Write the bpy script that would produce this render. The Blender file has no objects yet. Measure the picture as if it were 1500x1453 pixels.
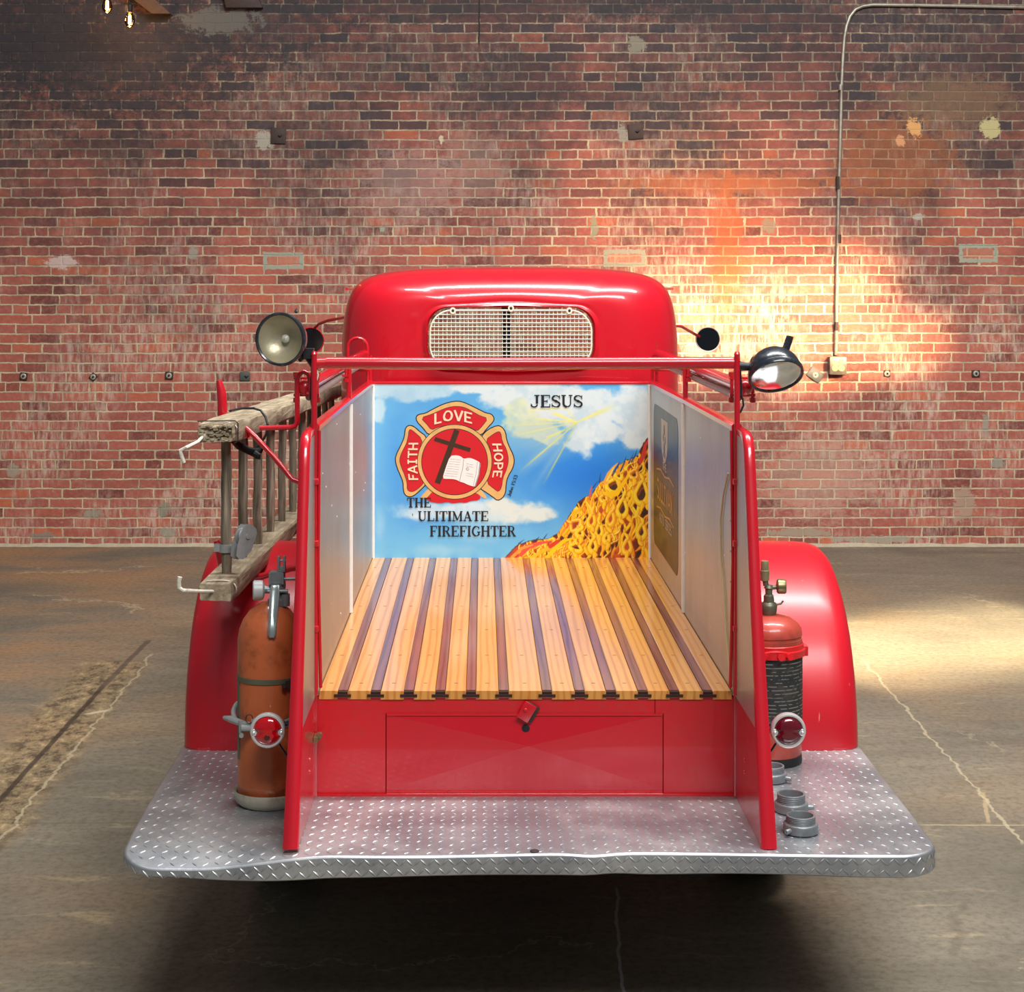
import bpy, math, random
import numpy as np
from mathutils import Vector, Matrix
random.seed(7)
SC = bpy.context.scene
COL = SC.collection
PI = math.pi
# ---- camera geometry: level camera, lens shift -------------------------------------------------
F = 2500.0; U0 = 707.0; V0 = 416.0; H = 1.82
def P(px, py, Y): return Vector(((px-U0)*Y/F, Y, H-(py-V0)*Y/F))
XC = 0.111                       # centre line of the truck
ZP = 0.49                        # top of the rear step
ZB = 0.7625                       # bed floor
YR, YM = 4.44, 6.60              # rear of the bed, painted panel
HB = 0.5375                      # half width of the bed
def sl(c): c /= 255.0; return c/12.92 if c <= 0.04045 else ((c+0.055)/1.055)**2.4
def C(r, g, b): return (sl(r), sl(g), sl(b), 1.0)

# ---- mesh builder -------------------------------------------------------------------------------
class MB:
    def __init__(s): s.v = []; s.f = []; s.m = []; s.mi = 0
    def add(s, vs, fs):
        o = len(s.v); s.v += [tuple(v) for v in vs]
        for f in fs: s.f.append([i+o for i in f]); s.m.append(s.mi)
        return s
    def box(s, x0, x1, y0, y1, z0, z1, M=None):
        v = [Vector((x, y, z)) for x in (x0, x1) for y in (y0, y1) for z in (z0, z1)]
        if M is not None: v = [M @ p for p in v]
        return s.add(v, [(0,1,3,2),(4,6,7,5),(0,4,5,1),(2,3,7,6),(0,2,6,4),(1,5,7,3)])
    def loft(s, loops, closed=True, cap0=False, cap1=False):
        n = len(loops[0]); vs = [p for l in loops for p in l]; fs = []
        for i in range(len(loops)-1):
            for j in range(n if closed else n-1):
                k = (j+1) % n; fs.append((i*n+j, i*n+k, (i+1)*n+k, (i+1)*n+j))
        if cap0: fs.append(tuple(range(n))[::-1])
        if cap1: fs.append(tuple((len(loops)-1)*n+j for j in range(n)))
        return s.add(vs, fs)
    def lathe(s, prof, M=None, n=32, cap=True, sx=1.0, sy=1.0):
        M = M or Matrix.Identity(4)
        loops = [[M @ Vector((r*sx*math.cos(2*PI*j/n), r*sy*math.sin(2*PI*j/n), z)) for j in range(n)] for r, z in prof]
        return s.loft(loops, True, cap, cap)
    def tube(s, pts, r, n=12, cap=True, flat=1.0, closed=False):
        pts = [Vector(p) for p in pts]; L = []
        m = len(pts)
        def tan(i):
            if closed: return (pts[(i+1)%m]-pts[(i-1)%m]).normalized()
            return (pts[min(i+1,m-1)]-pts[max(i-1,0)]).normalized()
        t = tan(0); u = t.orthogonal().normalized()
        for i in range(m):
            t = tan(i); u = (u-t*u.dot(t))
            u = u.normalized() if u.length > 1e-6 else t.orthogonal().normalized()
            w = t.cross(u); rr = r[i] if isinstance(r, (list, tuple)) else r
            L.append([pts[i]+u*rr*math.cos(2*PI*j/n)+w*rr*flat*math.sin(2*PI*j/n) for j in range(n)])
        if closed: L.append(L[0]); cap = False
        return s.loft(L, True, cap, cap)
    def poly(s, pts, thick=None):
        """pts 3D polygon; thick = vector to extrude"""
        n = len(pts); pts = [Vector(p) for p in pts]
        if thick is None: return s.add(pts, [tuple(range(n))])
        t = Vector(thick)
        s.add(pts+[p+t for p in pts], [tuple(range(n))[::-1], tuple(range(n, 2*n))]+[(i, (i+1)%n, n+(i+1)%n, n+i) for i in range(n)])
        return s
def obj(name, mb, mat, parent=None, smooth=35, bev=0, segs=2, sub=0, fixn=True):
    me = bpy.data.meshes.new(name); me.from_pydata(mb.v, [], mb.f)
    mats = mat if isinstance(mat, (list, tuple)) else [mat]
    for m in mats: me.materials.append(m)
    me.polygons.foreach_set('material_index', mb.m)
    if fixn:
        import bmesh
        bm = bmesh.new(); bm.from_mesh(me)
        if bev or sub: bmesh.ops.remove_doubles(bm, verts=bm.verts, dist=1e-6)
        bmesh.ops.recalc_face_normals(bm, faces=bm.faces)
        if bev:
            ed = [e for e in bm.edges if len(e.link_faces) == 2 and e.calc_face_angle(0) > 0.6]
            bmesh.ops.bevel(bm, geom=ed, offset=bev, segments=segs, profile=0.5, affect='EDGES', clamp_overlap=True)
        bm.to_mesh(me); bm.free()
    if smooth:
        me.polygons.foreach_set('use_smooth', [True]*len(me.polygons))
        me.set_sharp_from_angle(angle=math.radians(smooth))
    me.update()
    o = bpy.data.objects.new(name, me); COL.objects.link(o)
    if sub:
        md = o.modifiers.new('s', 'SUBSURF'); md.levels = sub; md.render_levels = sub
    if parent is not None: par(o, parent)
    return o
WORLD_ROOTS = {}
def par(o, parent):
    o.parent = parent
    if parent.name in WORLD_ROOTS: o.matrix_parent_inverse = Matrix.Translation(-parent.location)
def tag(o, label=None, cat=None, group=None, kind=None):
    if label: o['label'] = label
    if cat: o['category'] = cat
    if group: o['group'] = group
    if kind: o['kind'] = kind
    return o
def thing(name, label, cat, loc, group=None, world=False, rot=None):
    o = bpy.data.objects.new(name, None); COL.objects.link(o); o.location = loc; o.empty_display_size = .1
    if rot: o.rotation_euler = rot
    if world: WORLD_ROOTS[o.name] = 1
    return tag(o, label, cat, group)
def TR(loc, z=(0,0,1), x=None):
    """matrix with local z along z"""
    z = Vector(z).normalized(); xx = Vector(x) if x else (Vector((1,0,0)) if abs(z.x) < .9 else Vector((0,1,0)))
    xx = (xx-z*xx.dot(z)).normalized(); y = z.cross(xx)
    M = Matrix((xx, y, z)).transposed().to_4x4(); M.translation = Vector(loc); return M
def arc(c, r, a0, a1, n, ax=(1,0,0), ay=(0,0,1)):
    ax = Vector(ax); ay = Vector(ay); c = Vector(c)
    return [c+ax*r*math.cos(a0+(a1-a0)*i/n)+ay*r*math.sin(a0+(a1-a0)*i/n) for i in range(n+1)]

# ---- materials ----------------------------------------------------------------------------------
class NT:
    def __init__(s, name):
        s.mat = bpy.data.materials.new(name); s.mat.use_nodes = True; s.t = s.mat.node_tree; s.t.nodes.clear()
        s.out = s.n('ShaderNodeOutputMaterial'); s.b = s.n('ShaderNodeBsdfPrincipled'); s.l(s.b.outputs[0], s.out.inputs[0])
    def n(s, k, **kw):
        x = s.t.nodes.new(k)
        for a, b in kw.items(): setattr(x, a, b)
        return x
    def l(s, a, b): s.t.links.new(a, b)
    def put(s, sock, v):
        if isinstance(v, bpy.types.NodeSocket): s.l(v, sock)
        else: sock.default_value = v
    def math(s, op, a, b=None, c=None, clamp=False):
        m = s.n('ShaderNodeMath', operation=op); m.use_clamp = clamp
        s.put(m.inputs[0], a)
        if b is not None: s.put(m.inputs[1], b)
        if c is not None: s.put(m.inputs[2], c)
        return m.outputs[0]
    def mix(s, fac, a, b, mode='MIX'):
        m = s.n('ShaderNodeMix', data_type='RGBA', blend_type=mode); m.clamp_factor = True
        s.put(m.inputs[0], fac); s.put(m.inputs[6], a); s.put(m.inputs[7], b); return m.outputs[2]
    def coord(s, scale=(1,1,1), loc=(0,0,0), rot=(0,0,0), kind='Object'):
        t = s.n('ShaderNodeTexCoord'); m = s.n('ShaderNodeMapping'); m.inputs[1].default_value = loc; m.inputs[2].default_value = rot
        m.inputs[3].default_value = scale; s.l(t.outputs[kind], m.inputs[0]); return m.outputs[0]
    def noise(s, vec, scale, det=4, rough=.55, dist=0, out=0):
        x = s.n('ShaderNodeTexNoise'); s.l(vec, x.inputs['Vector']); x.inputs['Scale'].default_value = scale
        x.inputs['Detail'].default_value = det; x.inputs['Roughness'].default_value = rough; x.inputs['Distortion'].default_value = dist
        return x.outputs[out]
    def ramp(s, fac, stops, interp='LINEAR'):
        r = s.n('ShaderNodeValToRGB'); e = r.color_ramp.elements; r.color_ramp.interpolation = interp
        while len(e) < len(stops): e.new(.5)
        for q, (p, c) in zip(e, stops): q.position = p; q.color = c if len(c) == 4 else (*c, 1)
        s.put(r.inputs[0], fac); return r.outputs[0]
    def step(s, v, a, b):
        m = s.n('ShaderNodeMapRange', interpolation_type='SMOOTHSTEP'); s.put(m.inputs[0], v)
        m.inputs[1].default_value = a; m.inputs[2].default_value = b; m.inputs[3].default_value = 0; m.inputs[4].default_value = 1
        return m.outputs[0]
    def sep(s, v):
        x = s.n('ShaderNodeSeparateXYZ'); s.l(v, x.inputs[0]); return x.outputs
    def bump(s, h, strength=.3, dist=.01):
        b = s.n('ShaderNodeBump'); s.put(b.inputs['Height'], h); b.inputs['Strength'].default_value = strength; b.inputs['Distance'].default_value = dist
        s.l(b.outputs[0], s.b.inputs['Normal']); return b
    def set(s, **kw):
        names = dict(color='Base Color', rough='Roughness', metal='Metallic', coat='Coat Weight', coatr='Coat Roughness', spec='Specular IOR Level',
                     trans='Transmission Weight', emit='Emission Color', es='Emission Strength', alpha='Alpha', aniso='Anisotropic', ior='IOR')
        for k, v in kw.items(): s.put(s.b.inputs[names[k]], v)
        return s.mat
BLK = (0,0,0,1); WHT = (1,1,1,1)
MATS = {}
def mat(name, color, rough=.5, metal=0, coat=0, var=.12, vscale=30, bump=0, dirt=None, dirtamt=.3, dscale=5, **kw):
    n = NT(name); c = n.coord()
    nz = n.noise(c, vscale, 5)
    col = n.mix(n.math('MULTIPLY', n.step(nz, .35, .7), var), color, tuple(x*.55 for x in color[:3])+(1,))
    if dirt is not None:
        col = n.mix(n.math('MULTIPLY', n.step(n.noise(c, dscale, 8, .65), .48, .68), dirtamt), col, dirt)
    n.set(color=col, rough=n.math('MULTIPLY_ADD', nz, .12, rough-.06), metal=metal, coat=coat, coatr=.06, **kw)
    if bump: n.bump(nz, bump, .004)
    MATS[name] = n.mat; return n.mat
RED = mat('red_paint', C(200,10,33), .32, coat=.9, var=.05, vscale=14, bump=.02)
REDW = mat('worn_red_paint', C(204,16,32), .36, coat=.7, var=.08, vscale=14, dirt=C(176,60,56), dirtamt=.25, dscale=40)
def red_scratched():
    n = NT('scratched_red_paint'); c = n.coord((1,1,1))
    nz = n.noise(n.coord((60,60,4), rot=(.3,.5,.2)), 1, 3, .5)
    m = n.math('MULTIPLY', n.step(nz, .70, .76), n.step(n.noise(c, 4, 2), .5, .62))
    n.set(color=n.mix(m, C(200,10,33), C(225,150,140)), rough=.4, coat=.3, coatr=.2); n.bump(n.noise(c, 3, 3), .05, .02)
    return n.mat
REDS = red_scratched()
def steel():
    n = NT('brushed_steel'); c = n.coord((1,1,1))
    st = n.noise(n.coord((90,90,2.2)), 1, 4, .6)
    big = n.noise(c, 3.2, 3)
    spots = n.step(n.noise(c, 55, 2, .5), .74, .77)
    col = n.mix(st, C(178,178,176), C(206,206,204)); col = n.mix(n.math('MULTIPLY', n.step(big, .4, .7), .2), col, C(160,152,140))
    col = n.mix(spots, col, C(240,236,226))
    n.set(color=col, metal=.85, rough=n.math('MULTIPLY_ADD', big, .16, .32), aniso=.3); n.bump(big, .06, .03); return n.mat
STEEL = steel()
CHROME = mat('chrome', C(232,232,232), .2, .5, var=.1)
ALU = mat('cast_aluminium', C(140,146,150), .4, .45, var=.3, vscale=60, bump=.15, dirt=C(90,88,84), dirtamt=.5)
GREYM = mat('grey_metal', C(158,162,162), .45, .25, var=.3, vscale=50, bump=.1)
DARKM = mat('dark_metal', C(58,60,64), .45, .6, var=.3, vscale=40, bump=.1)
BRASS = mat('dull_brass', C(150,140,104), .4, .85, var=.4, vscale=50)
BLACKP = mat('black_enamel', C(38,44,54), .28, .2, coat=.6, var=.2, dirt=C(120,122,128), dirtamt=.35, dscale=25)
BLACK = mat('black_rubber', C(16,16,18), .6, var=.2, vscale=60, bump=.1)
SILV = mat('bright_trim', C(236,238,236), .35, .05, var=.12, vscale=40)
WHITEW = mat('white_wire_coating', C(232,228,208), .45, var=.15, vscale=80)
TYRE = mat('tyre_rubber', C(22,22,22), .75, var=.3)
CHASSIS = mat('chassis_black', C(16,16,18), .8, var=.3)
EXTL = mat('orange_brown_enamel', C(196,100,54), .34, 0, coat=.5, var=.25, vscale=12, dirt=C(96,40,22), dirtamt=.75, dscale=9, bump=.06)
EXTR = mat('faded_red_enamel', C(190,74,58), .4, 0, coat=.4, var=.3, vscale=14, dirt=C(120,50,40), dirtamt=.5, dscale=10, bump=.05)
PLASTR = mat('red_plastic_band', C(214,26,34), .35, coat=.4, var=.2)
CREAM = mat('cream_rubber_ring', C(176,168,150), .5, var=.3, vscale=30, dirt=C(90,84,72), dirtamt=.5, dscale=14)
GREENB = mat('grey_green_band', C(112,112,92), .5, .4, var=.3)
GOLDP = mat('gold_paint', C(222,178,112), .5, var=.35, vscale=26)
REDP = mat('red_mural_paint', C(200,16,34), .5, var=.12, vscale=20)
INK = mat('black_lettering_paint', C(18,20,30), .5, var=.1)
CREAMP = mat('cream_lettering_paint', C(250,214,184), .5, var=.08)
BROWNP = mat('brown_cross_paint', C(58,38,22), .5, var=.3, vscale=60)
PAPER = mat('white_page_paint', C(232,232,232), .5, var=.06)
GREYP = mat('grey_print_paint', C(150,150,152), .5, var=.1)
PLASTIC = mat('ivory_outlet', C(214,196,120), .45, var=.2, vscale=60)
BOXM = mat('outlet_box_metal', C(132,120,110), .4, .5, var=.4, vscale=50)
CONDUIT = mat('galvanised_conduit', C(158,152,140), .45, .5, var=.4, vscale=22, dirt=C(96,66,48), dirtamt=.5, dscale=9)
IRON = mat('rusted_iron_plate', C(64,50,46), .7, .3, var=.4, vscale=40, bump=.2)
IRONG = mat('grey_iron_plate', C(98,96,94), .6, .5, var=.3, vscale=40, bump=.2)
WIRE = mat('pale_wire', C(200,180,130), .5, var=.2)
GREYRAIL = mat('grey_pipe_paint', C(150,146,142), .4, .4, var=.3)
ROPE = mat('grey_rope', C(120,108,92), .8, var=.5, vscale=150, bump=.4)
WHITEP = mat('chipped_white_paint', C(226,220,204), .5, var=.2, vscale=60, dirt=C(110,90,60), dirtamt=.5, dscale=30)
def wood_ladder():
    n = NT('weathered_wood'); c = n.coord((1,1,1))
    g = n.noise(n.coord((55,4,55)), 1, 5, .6, .4); b = n.noise(c, 9, 6, .6)
    col = n.ramp(g, [(.25, C(112,98,78)), (.5, C(166,150,124)), (.75, C(204,190,162))])
    col = n.mix(n.math('MULTIPLY', n.step(b, .45, .7), .5), col, C(84,72,56))
    n.set(color=col, rough=.8); n.bump(g, .5, .006); return n.mat
WOODL = wood_ladder()
def wood_rung():
    n = NT('dark_weathered_rung_wood'); g = n.noise(n.coord((70,70,6)), 1, 5, .6, .4)
    col = n.ramp(g, [(.3, C(84,74,60)), (.5, C(136,124,106)), (.72, C(190,178,156))])
    n.set(color=col, rough=.75); n.bump(g, .5, .005); return n.mat
WOODR = wood_rung()
def wood_plank(name, cols, knots=True):
    n = NT(name); t = n.coord()
    xyz = n.sep(t)
    oi = n.n('ShaderNodeAttribute', attribute_name='plank', attribute_type='GEOMETRY').outputs['Fac']
    cx = n.n('ShaderNodeCombineXYZ'); n.l(n.math('ADD', xyz[0], n.math('MULTIPLY', oi, 3.7)), cx.inputs[0]); n.l(n.math('ADD', xyz[1], n.math('MULTIPLY', oi, 11.3)), cx.inputs[1]); n.l(xyz[2], cx.inputs[2])
    mp = n.n('ShaderNodeMapping'); mp.inputs[3].default_value = (26, 1.6, 8); n.l(cx.outputs[0], mp.inputs[0])
    w = n.n('ShaderNodeTexWave', wave_type='BANDS', bands_direction='X'); n.l(mp.outputs[0], w.inputs[0])
    w.inputs['Scale'].default_value = .55; w.inputs['Distortion'].default_value = 9; w.inputs['Detail'].default_value = 3; w.inputs['Detail Scale'].default_value = .7
    fine = n.noise(mp.outputs[0], 5, 5, .7)
    g = n.math('MULTIPLY_ADD', fine, .5, n.math('MULTIPLY', n.step(w.outputs['Fac'], .0, .55), .42))
    col = n.ramp(g, [(.15, cols[0]), (.5, cols[1]), (.85, cols[2])])
    hue = n.noise(cx.outputs[0], .9, 1)
    wn = n.n('ShaderNodeTexWhiteNoise', noise_dimensions='1D'); n.l(oi, wn.inputs['W'])
    col = n.mix(n.math('MULTIPLY', wn.outputs['Value'], .35), col, cols[3])
    if knots:
        mp2 = n.n('ShaderNodeMapping'); mp2.inputs[3].default_value = (40, 8, 1); n.l(cx.outputs[0], mp2.inputs[0])
        k = n.step(n.noise(mp2.outputs[0], 1.0, 3, .6), .74, .78); col = n.mix(n.math('MULTIPLY', k, .75), col, C(90,52,28))
    n.set(color=col, rough=.28, coat=.5, coatr=.12); n.bump(g, .04, .004); return n.mat
MAPLE = wood_plank('varnished_maple', [C(196,124,50), C(216,148,68), C(230,170,92), C(206,130,54)])
WALNUT = wood_plank('dark_red_strip', [C(96,44,32), C(128,66,50), C(150,88,70), C(110,50,44)], False)
def tread():
    n = NT('tread_plate_metal'); c = n.coord(); b = n.noise(c, 4, 6, .6); f = n.noise(c, 90, 4, .6)
    col = n.mix(n.step(b, .4, .65), C(168,172,178), C(202,204,206)); col = n.mix(n.math('MULTIPLY', n.step(f, .5, .8), .4), col, C(128,134,142))
    n.set(color=col, metal=.74, rough=n.math('MULTIPLY_ADD', b, .25, .26)); n.bump(f, .08, .002); return n.mat
TREAD = tread()
def glass(name, tint=(1,1,1,1), mixf=.12, rough=.02):
    n = NT(name); t = n.n('ShaderNodeBsdfTransparent'); t.inputs[0].default_value = tint
    g = n.n('ShaderNodeBsdfGlossy'); g.inputs['Roughness'].default_value = rough
    fr = n.n('ShaderNodeFresnel'); fr.inputs[0].default_value = 1.45
    m = n.n('ShaderNodeMixShader'); n.l(n.math('ADD', fr.outputs[0], mixf, clamp=True), m.inputs[0]); n.l(t.outputs[0], m.inputs[1]); n.l(g.outputs[0], m.inputs[2]); n.l(m.outputs[0], n.out.inputs[0])
    return n.mat
GLASS = glass('window_glass', (.86,.88,.84,1), .04)
LENS = glass('lamp_lens_glass', (.92,.91,.86,1), .03, .12)
REFL = mat('lamp_reflector', C(214,206,184), .42, .55, var=.35, vscale=24, bump=.6)
MIRR = mat('mirror_dark_reflection', C(10,14,18), .08, 0, coat=.3, var=0)  # glass coloured dark in place of the dark room it would reflect
MIRR2 = mat('mirror_glass', C(60,66,70), .03, 1, var=0)
REDLENS = mat('red_lamp_lens', C(196,0,22), .12, coat=1, var=.3, vscale=60, bump=.25)
REDLENS2 = mat('dark_red_lamp_lens', C(104,8,30), .15, coat=1, var=.3, vscale=60, bump=.25)
def label_mat():
    n = NT('worn_black_label'); c = n.coord((1,1,1)); z = n.sep(c)[2]
    lines = n.step(n.math('SINE', n.math('MULTIPLY', z, 620)), .55, .8)
    words = n.step(n.noise(n.coord((60,60,110)), 1, 2), .47, .5)
    gap = n.step(n.noise(n.coord((1,1,14)), 1, 1), .42, .5)
    m = n.math('MULTIPLY', n.math('MULTIPLY', lines, words), gap)
    worn = n.step(n.noise(c, 16, 6, .7), .5, .66)
    col = n.mix(n.math('MULTIPLY', m, .55), C(38,42,44), C(160,158,146)); col = n.mix(n.math('MULTIPLY', worn, .45), col, C(92,84,74))
    n.set(color=col, rough=.55); return n.mat
LABEL = label_mat()
def emis(name, col, s):
    n = NT(name); n.set(color=col, emit=col, es=s); return n.mat
FIL = emis('glowing_filament', (1,.55,.18,1), 90)
BULBG = glass('amber_bulb_glass', (1,.72,.38,1), .04)
# =========================== ROOM ================================================================
WY = 11.85
def brick_mat():
    n = NT('old_brick'); t = n.coord(); X, Y, Z = n.sep(t)[0], n.sep(t)[1], n.sep(t)[2]
    cb = n.n('ShaderNodeCombineXYZ'); n.l(X, cb.inputs[0]); n.l(Z, cb.inputs[1]); flat = cb.outputs[0]
    # wavy courses
    dn = n.noise(flat, 9, 4, .6, out=1); d2 = n.noise(flat, .5, 2, .5, out=1); d3 = n.noise(flat, 45, 3, .6, out=1)
    def off(v, src, k):
        a = n.n('ShaderNodeVectorMath', operation='SUBTRACT'); n.l(src, a.inputs[0]); a.inputs[1].default_value = (.5,.5,.5)
        b = n.n('ShaderNodeVectorMath', operation='SCALE'); n.l(a.outputs[0], b.inputs[0]); b.inputs['Scale'].default_value = k
        c = n.n('ShaderNodeVectorMath', operation='ADD'); n.l(v, c.inputs[0]); n.l(b.outputs[0], c.inputs[1]); return c.outputs[0]
    v = off(off(off(flat, dn, .016), d2, .03), d3, .011)
    row = n.math('FLOOR', n.math('DIVIDE', n.math('ADD', Z, 0.0673*32+.004), .0673))
    rc = n.n('ShaderNodeCombineXYZ'); n.l(n.math('MULTIPLY', X, 1.7), rc.inputs[0]); n.l(n.math('MULTIPLY', row, 3.73), rc.inputs[1])
    jx = n.n('ShaderNodeCombineXYZ'); n.l(n.math('MULTIPLY', n.math('SUBTRACT', n.noise(rc.outputs[0], 1, 2, .5), .5), .26), jx.inputs[0])
    aj = n.n('ShaderNodeVectorMath', operation='ADD'); n.l(v, aj.inputs[0]); n.l(jx.outputs[0], aj.inputs[1]); v = aj.outputs[0]
    sh = n.n('ShaderNodeVectorMath', operation='ADD'); n.l(v, sh.inputs[0]); sh.inputs[1].default_value = (20.0, 0.0673*8*4+.004, 0); v = sh.outputs[0]
    b = n.n('ShaderNodeTexBrick', offset=.5, offset_frequency=2, squash=.5, squash_frequency=8); n.l(v, b.inputs['Vector'])
    b.inputs['Color1'].default_value = BLK; b.inputs['Color2'].default_value = WHT; b.inputs['Mortar'].default_value = BLK
    b.inputs['Scale'].default_value = 1; b.inputs['Mortar Size'].default_value = .0068; b.inputs['Mortar Smooth'].default_value = .35
    b.inputs['Brick Width'].default_value = .2135; b.inputs['Row Height'].default_value = .0673; b.inputs['Bias'].default_value = 0
    rnd, mort = b.outputs['Color'], b.outputs['Fac']
    brick = n.ramp(rnd, [(.02, C(112,62,56)), (.16, C(138,76,66)), (.34, C(156,86,74)), (.55, C(164,92,80)), (.74, C(174,98,80)), (.88, C(150,84,78)), (1, C(190,102,70))])
    mott = n.noise(flat, 30, 6, .7); brick = n.mix(n.math('MULTIPLY', n.step(mott, .4, .75), .45), brick, C(198,128,108))
    mott2 = n.noise(flat, 3.1, 6, .65); brick = n.mix(n.math('MULTIPLY', n.step(mott2, .5, .72), .5), brick, C(128,66,58))
    # vertical lime streaks
    smp = n.n('ShaderNodeMapping'); smp.inputs[3].default_value = (34, 7, 1); n.l(flat, smp.inputs[0]); st = n.noise(smp.outputs[0], 1, 4, .65)
    blot = n.noise(flat, 1.15, 5, .6); lime = n.math('MULTIPLY', n.step(st, .40, .66), n.step(blot, .44, .60))
    brick = n.mix(n.math('MULTIPLY', lime, .7), brick, C(206,182,166))
    mcol = n.mix(n.step(n.noise(flat, 7, 5, .6), .35, .7), C(204,184,152), C(164,146,124))
    # mortar that was smeared over the brick faces / lost mortar
    smear = n.step(n.noise(flat, 22, 6, .7), .6, .72); smz = n.step(n.noise(flat, 1.6, 3, .5), .47, .6)
    mf = n.math('MAXIMUM', mort, n.math('MULTIPLY', n.math('MULTIPLY', smear, smz), .75))
    col = n.mix(mf, brick, mcol)
    def blob(cx, cz, rx, rz, k=.5):
        a = n.math('DIVIDE', n.math('SUBTRACT', X, cx), rx); c2 = n.math('DIVIDE', n.math('SUBTRACT', Z, cz), rz)
        r = n.math('SQRT', n.math('ADD', n.math('MULTIPLY', a, a), n.math('MULTIPLY', c2, c2)))
        nn = n.math('MULTIPLY_ADD', n.noise(flat, 12, 4, .75), .7, n.math('MULTIPLY', n.noise(flat, 50, 4, .7), .3)); nn = n.math('MULTIPLY_ADD', n.step(nn, .3, .7), 1, 0); r = n.math('ADD', r, n.math('MULTIPLY', n.math('SUBTRACT', nn, .5), k)); return r
    # old smoke deposit plus painted vignette shade on upper bricks, clumped brick by brick
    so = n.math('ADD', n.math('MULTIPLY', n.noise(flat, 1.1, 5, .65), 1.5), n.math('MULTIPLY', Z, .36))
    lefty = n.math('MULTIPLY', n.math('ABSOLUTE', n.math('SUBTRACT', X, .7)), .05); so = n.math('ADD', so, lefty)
    soot_shade = n.step(so, 1.38, 1.98)
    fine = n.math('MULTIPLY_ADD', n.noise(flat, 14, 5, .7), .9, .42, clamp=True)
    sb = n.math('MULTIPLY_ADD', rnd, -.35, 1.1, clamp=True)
    sf = n.math('MULTIPLY', n.math('MULTIPLY', soot_shade, fine), sb)
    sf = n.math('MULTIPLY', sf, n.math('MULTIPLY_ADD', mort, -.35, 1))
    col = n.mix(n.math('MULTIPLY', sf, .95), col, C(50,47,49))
    # scattered burnt bricks in the upper half
    burnt = n.math('MULTIPLY', n.step(rnd, .16, .10), n.math('MULTIPLY', n.step(n.math('ADD', Z, n.math('MULTIPLY', n.noise(flat, 1.4, 3), 1.6)), 2.9, 3.5), n.math('SUBTRACT', 1, mort)))
    col = n.mix(n.math('MULTIPLY', n.math('MULTIPLY', burnt, n.step(mott, .3, .6)), .7), col, C(66,58,62))
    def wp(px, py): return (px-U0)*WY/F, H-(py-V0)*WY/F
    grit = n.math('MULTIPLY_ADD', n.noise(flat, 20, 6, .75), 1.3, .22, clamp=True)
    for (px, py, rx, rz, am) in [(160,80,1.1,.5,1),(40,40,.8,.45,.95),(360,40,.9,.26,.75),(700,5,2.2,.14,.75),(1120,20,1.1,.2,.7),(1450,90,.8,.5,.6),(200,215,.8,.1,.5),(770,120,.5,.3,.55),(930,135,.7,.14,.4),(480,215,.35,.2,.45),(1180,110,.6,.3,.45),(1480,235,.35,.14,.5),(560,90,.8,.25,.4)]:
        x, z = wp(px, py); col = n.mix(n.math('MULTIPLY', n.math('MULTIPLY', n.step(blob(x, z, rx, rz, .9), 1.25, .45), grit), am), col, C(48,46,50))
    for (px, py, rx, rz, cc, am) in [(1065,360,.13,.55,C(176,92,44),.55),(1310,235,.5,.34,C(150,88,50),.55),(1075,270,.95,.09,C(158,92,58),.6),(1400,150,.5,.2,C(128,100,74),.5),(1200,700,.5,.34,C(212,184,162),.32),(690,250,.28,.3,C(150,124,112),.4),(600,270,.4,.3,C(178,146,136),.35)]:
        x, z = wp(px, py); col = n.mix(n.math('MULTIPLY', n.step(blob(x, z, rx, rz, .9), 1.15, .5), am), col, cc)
    # plaster patches and re-pointed bricks
    for (px, py, rx, rz, cc) in [(1340,187,.06,.07,C(214,160,100)),(1319,206,.03,.04,C(206,150,104)),(1450,186,.075,.075,C(186,174,126)),(1412,738,.085,.13,C(170,146,126)),(388,205,.07,.07,C(160,156,142)),(912,198,.04,.06,C(140,138,126)),(932,65,.06,.07,C(132,126,110)),(90,385,.12,.05,C(196,176,168)),(240,745,.05,.05,C(140,136,118)),(137,752,.07,.03,C(150,146,128)),(65,785,.10,.03,C(138,130,118)),(246,780,.06,.035,C(150,148,130)),(20,690,.05,.05,C(160,150,132)),(1443,620,.03,.07,C(150,146,132)),(1460,678,.05,.04,C(150,146,132)),(1290,790,.35,.03,C(160,156,138)),(1170,780,.3,.03,C(160,150,130)),(320,30,.3,.1,C(98,96,90)),(283,370,.04,.05,C(150,146,134)),(1346,317,.04,.03,C(170,164,150)),(1127,330,.05,.06,C(140,130,110)),(870,333,.03,.08,C(140,146,120)),(646,203,.02,.04,C(200,190,160))]:
        x, z = wp(px, py); col = n.mix(n.math('MULTIPLY', n.step(blob(x, z, rx, rz, 1.1), 1.05, .75), .82), col, cc)
    for (px, py, w2, h2) in [(415,382,.125,.045),(915,378,.13,.045),(1433,371,.12,.05),(560,336,.001,.001)]:
        x, z = wp(px, py); dx = n.math('SUBTRACT', n.math('ABSOLUTE', n.math('SUBTRACT', X, x)), w2); dz = n.math('SUBTRACT', n.math('ABSOLUTE', n.math('SUBTRACT', Z, z)), h2)
        d = n.math('ABSOLUTE', n.math('ADD', n.math('MAXIMUM', dx, dz), n.math('MULTIPLY', n.math('SUBTRACT', n.noise(flat, 30, 3), .5), .03)))
        col = n.mix(n.step(d, .018, .011), col, C(152,154,136))
        if w2 > .1:
            ins = n.step(n.math('MAXIMUM', dx, dz), -.008, -.02); col = n.mix(n.math('MULTIPLY', ins, .55), col, C(190,128,104))
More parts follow.
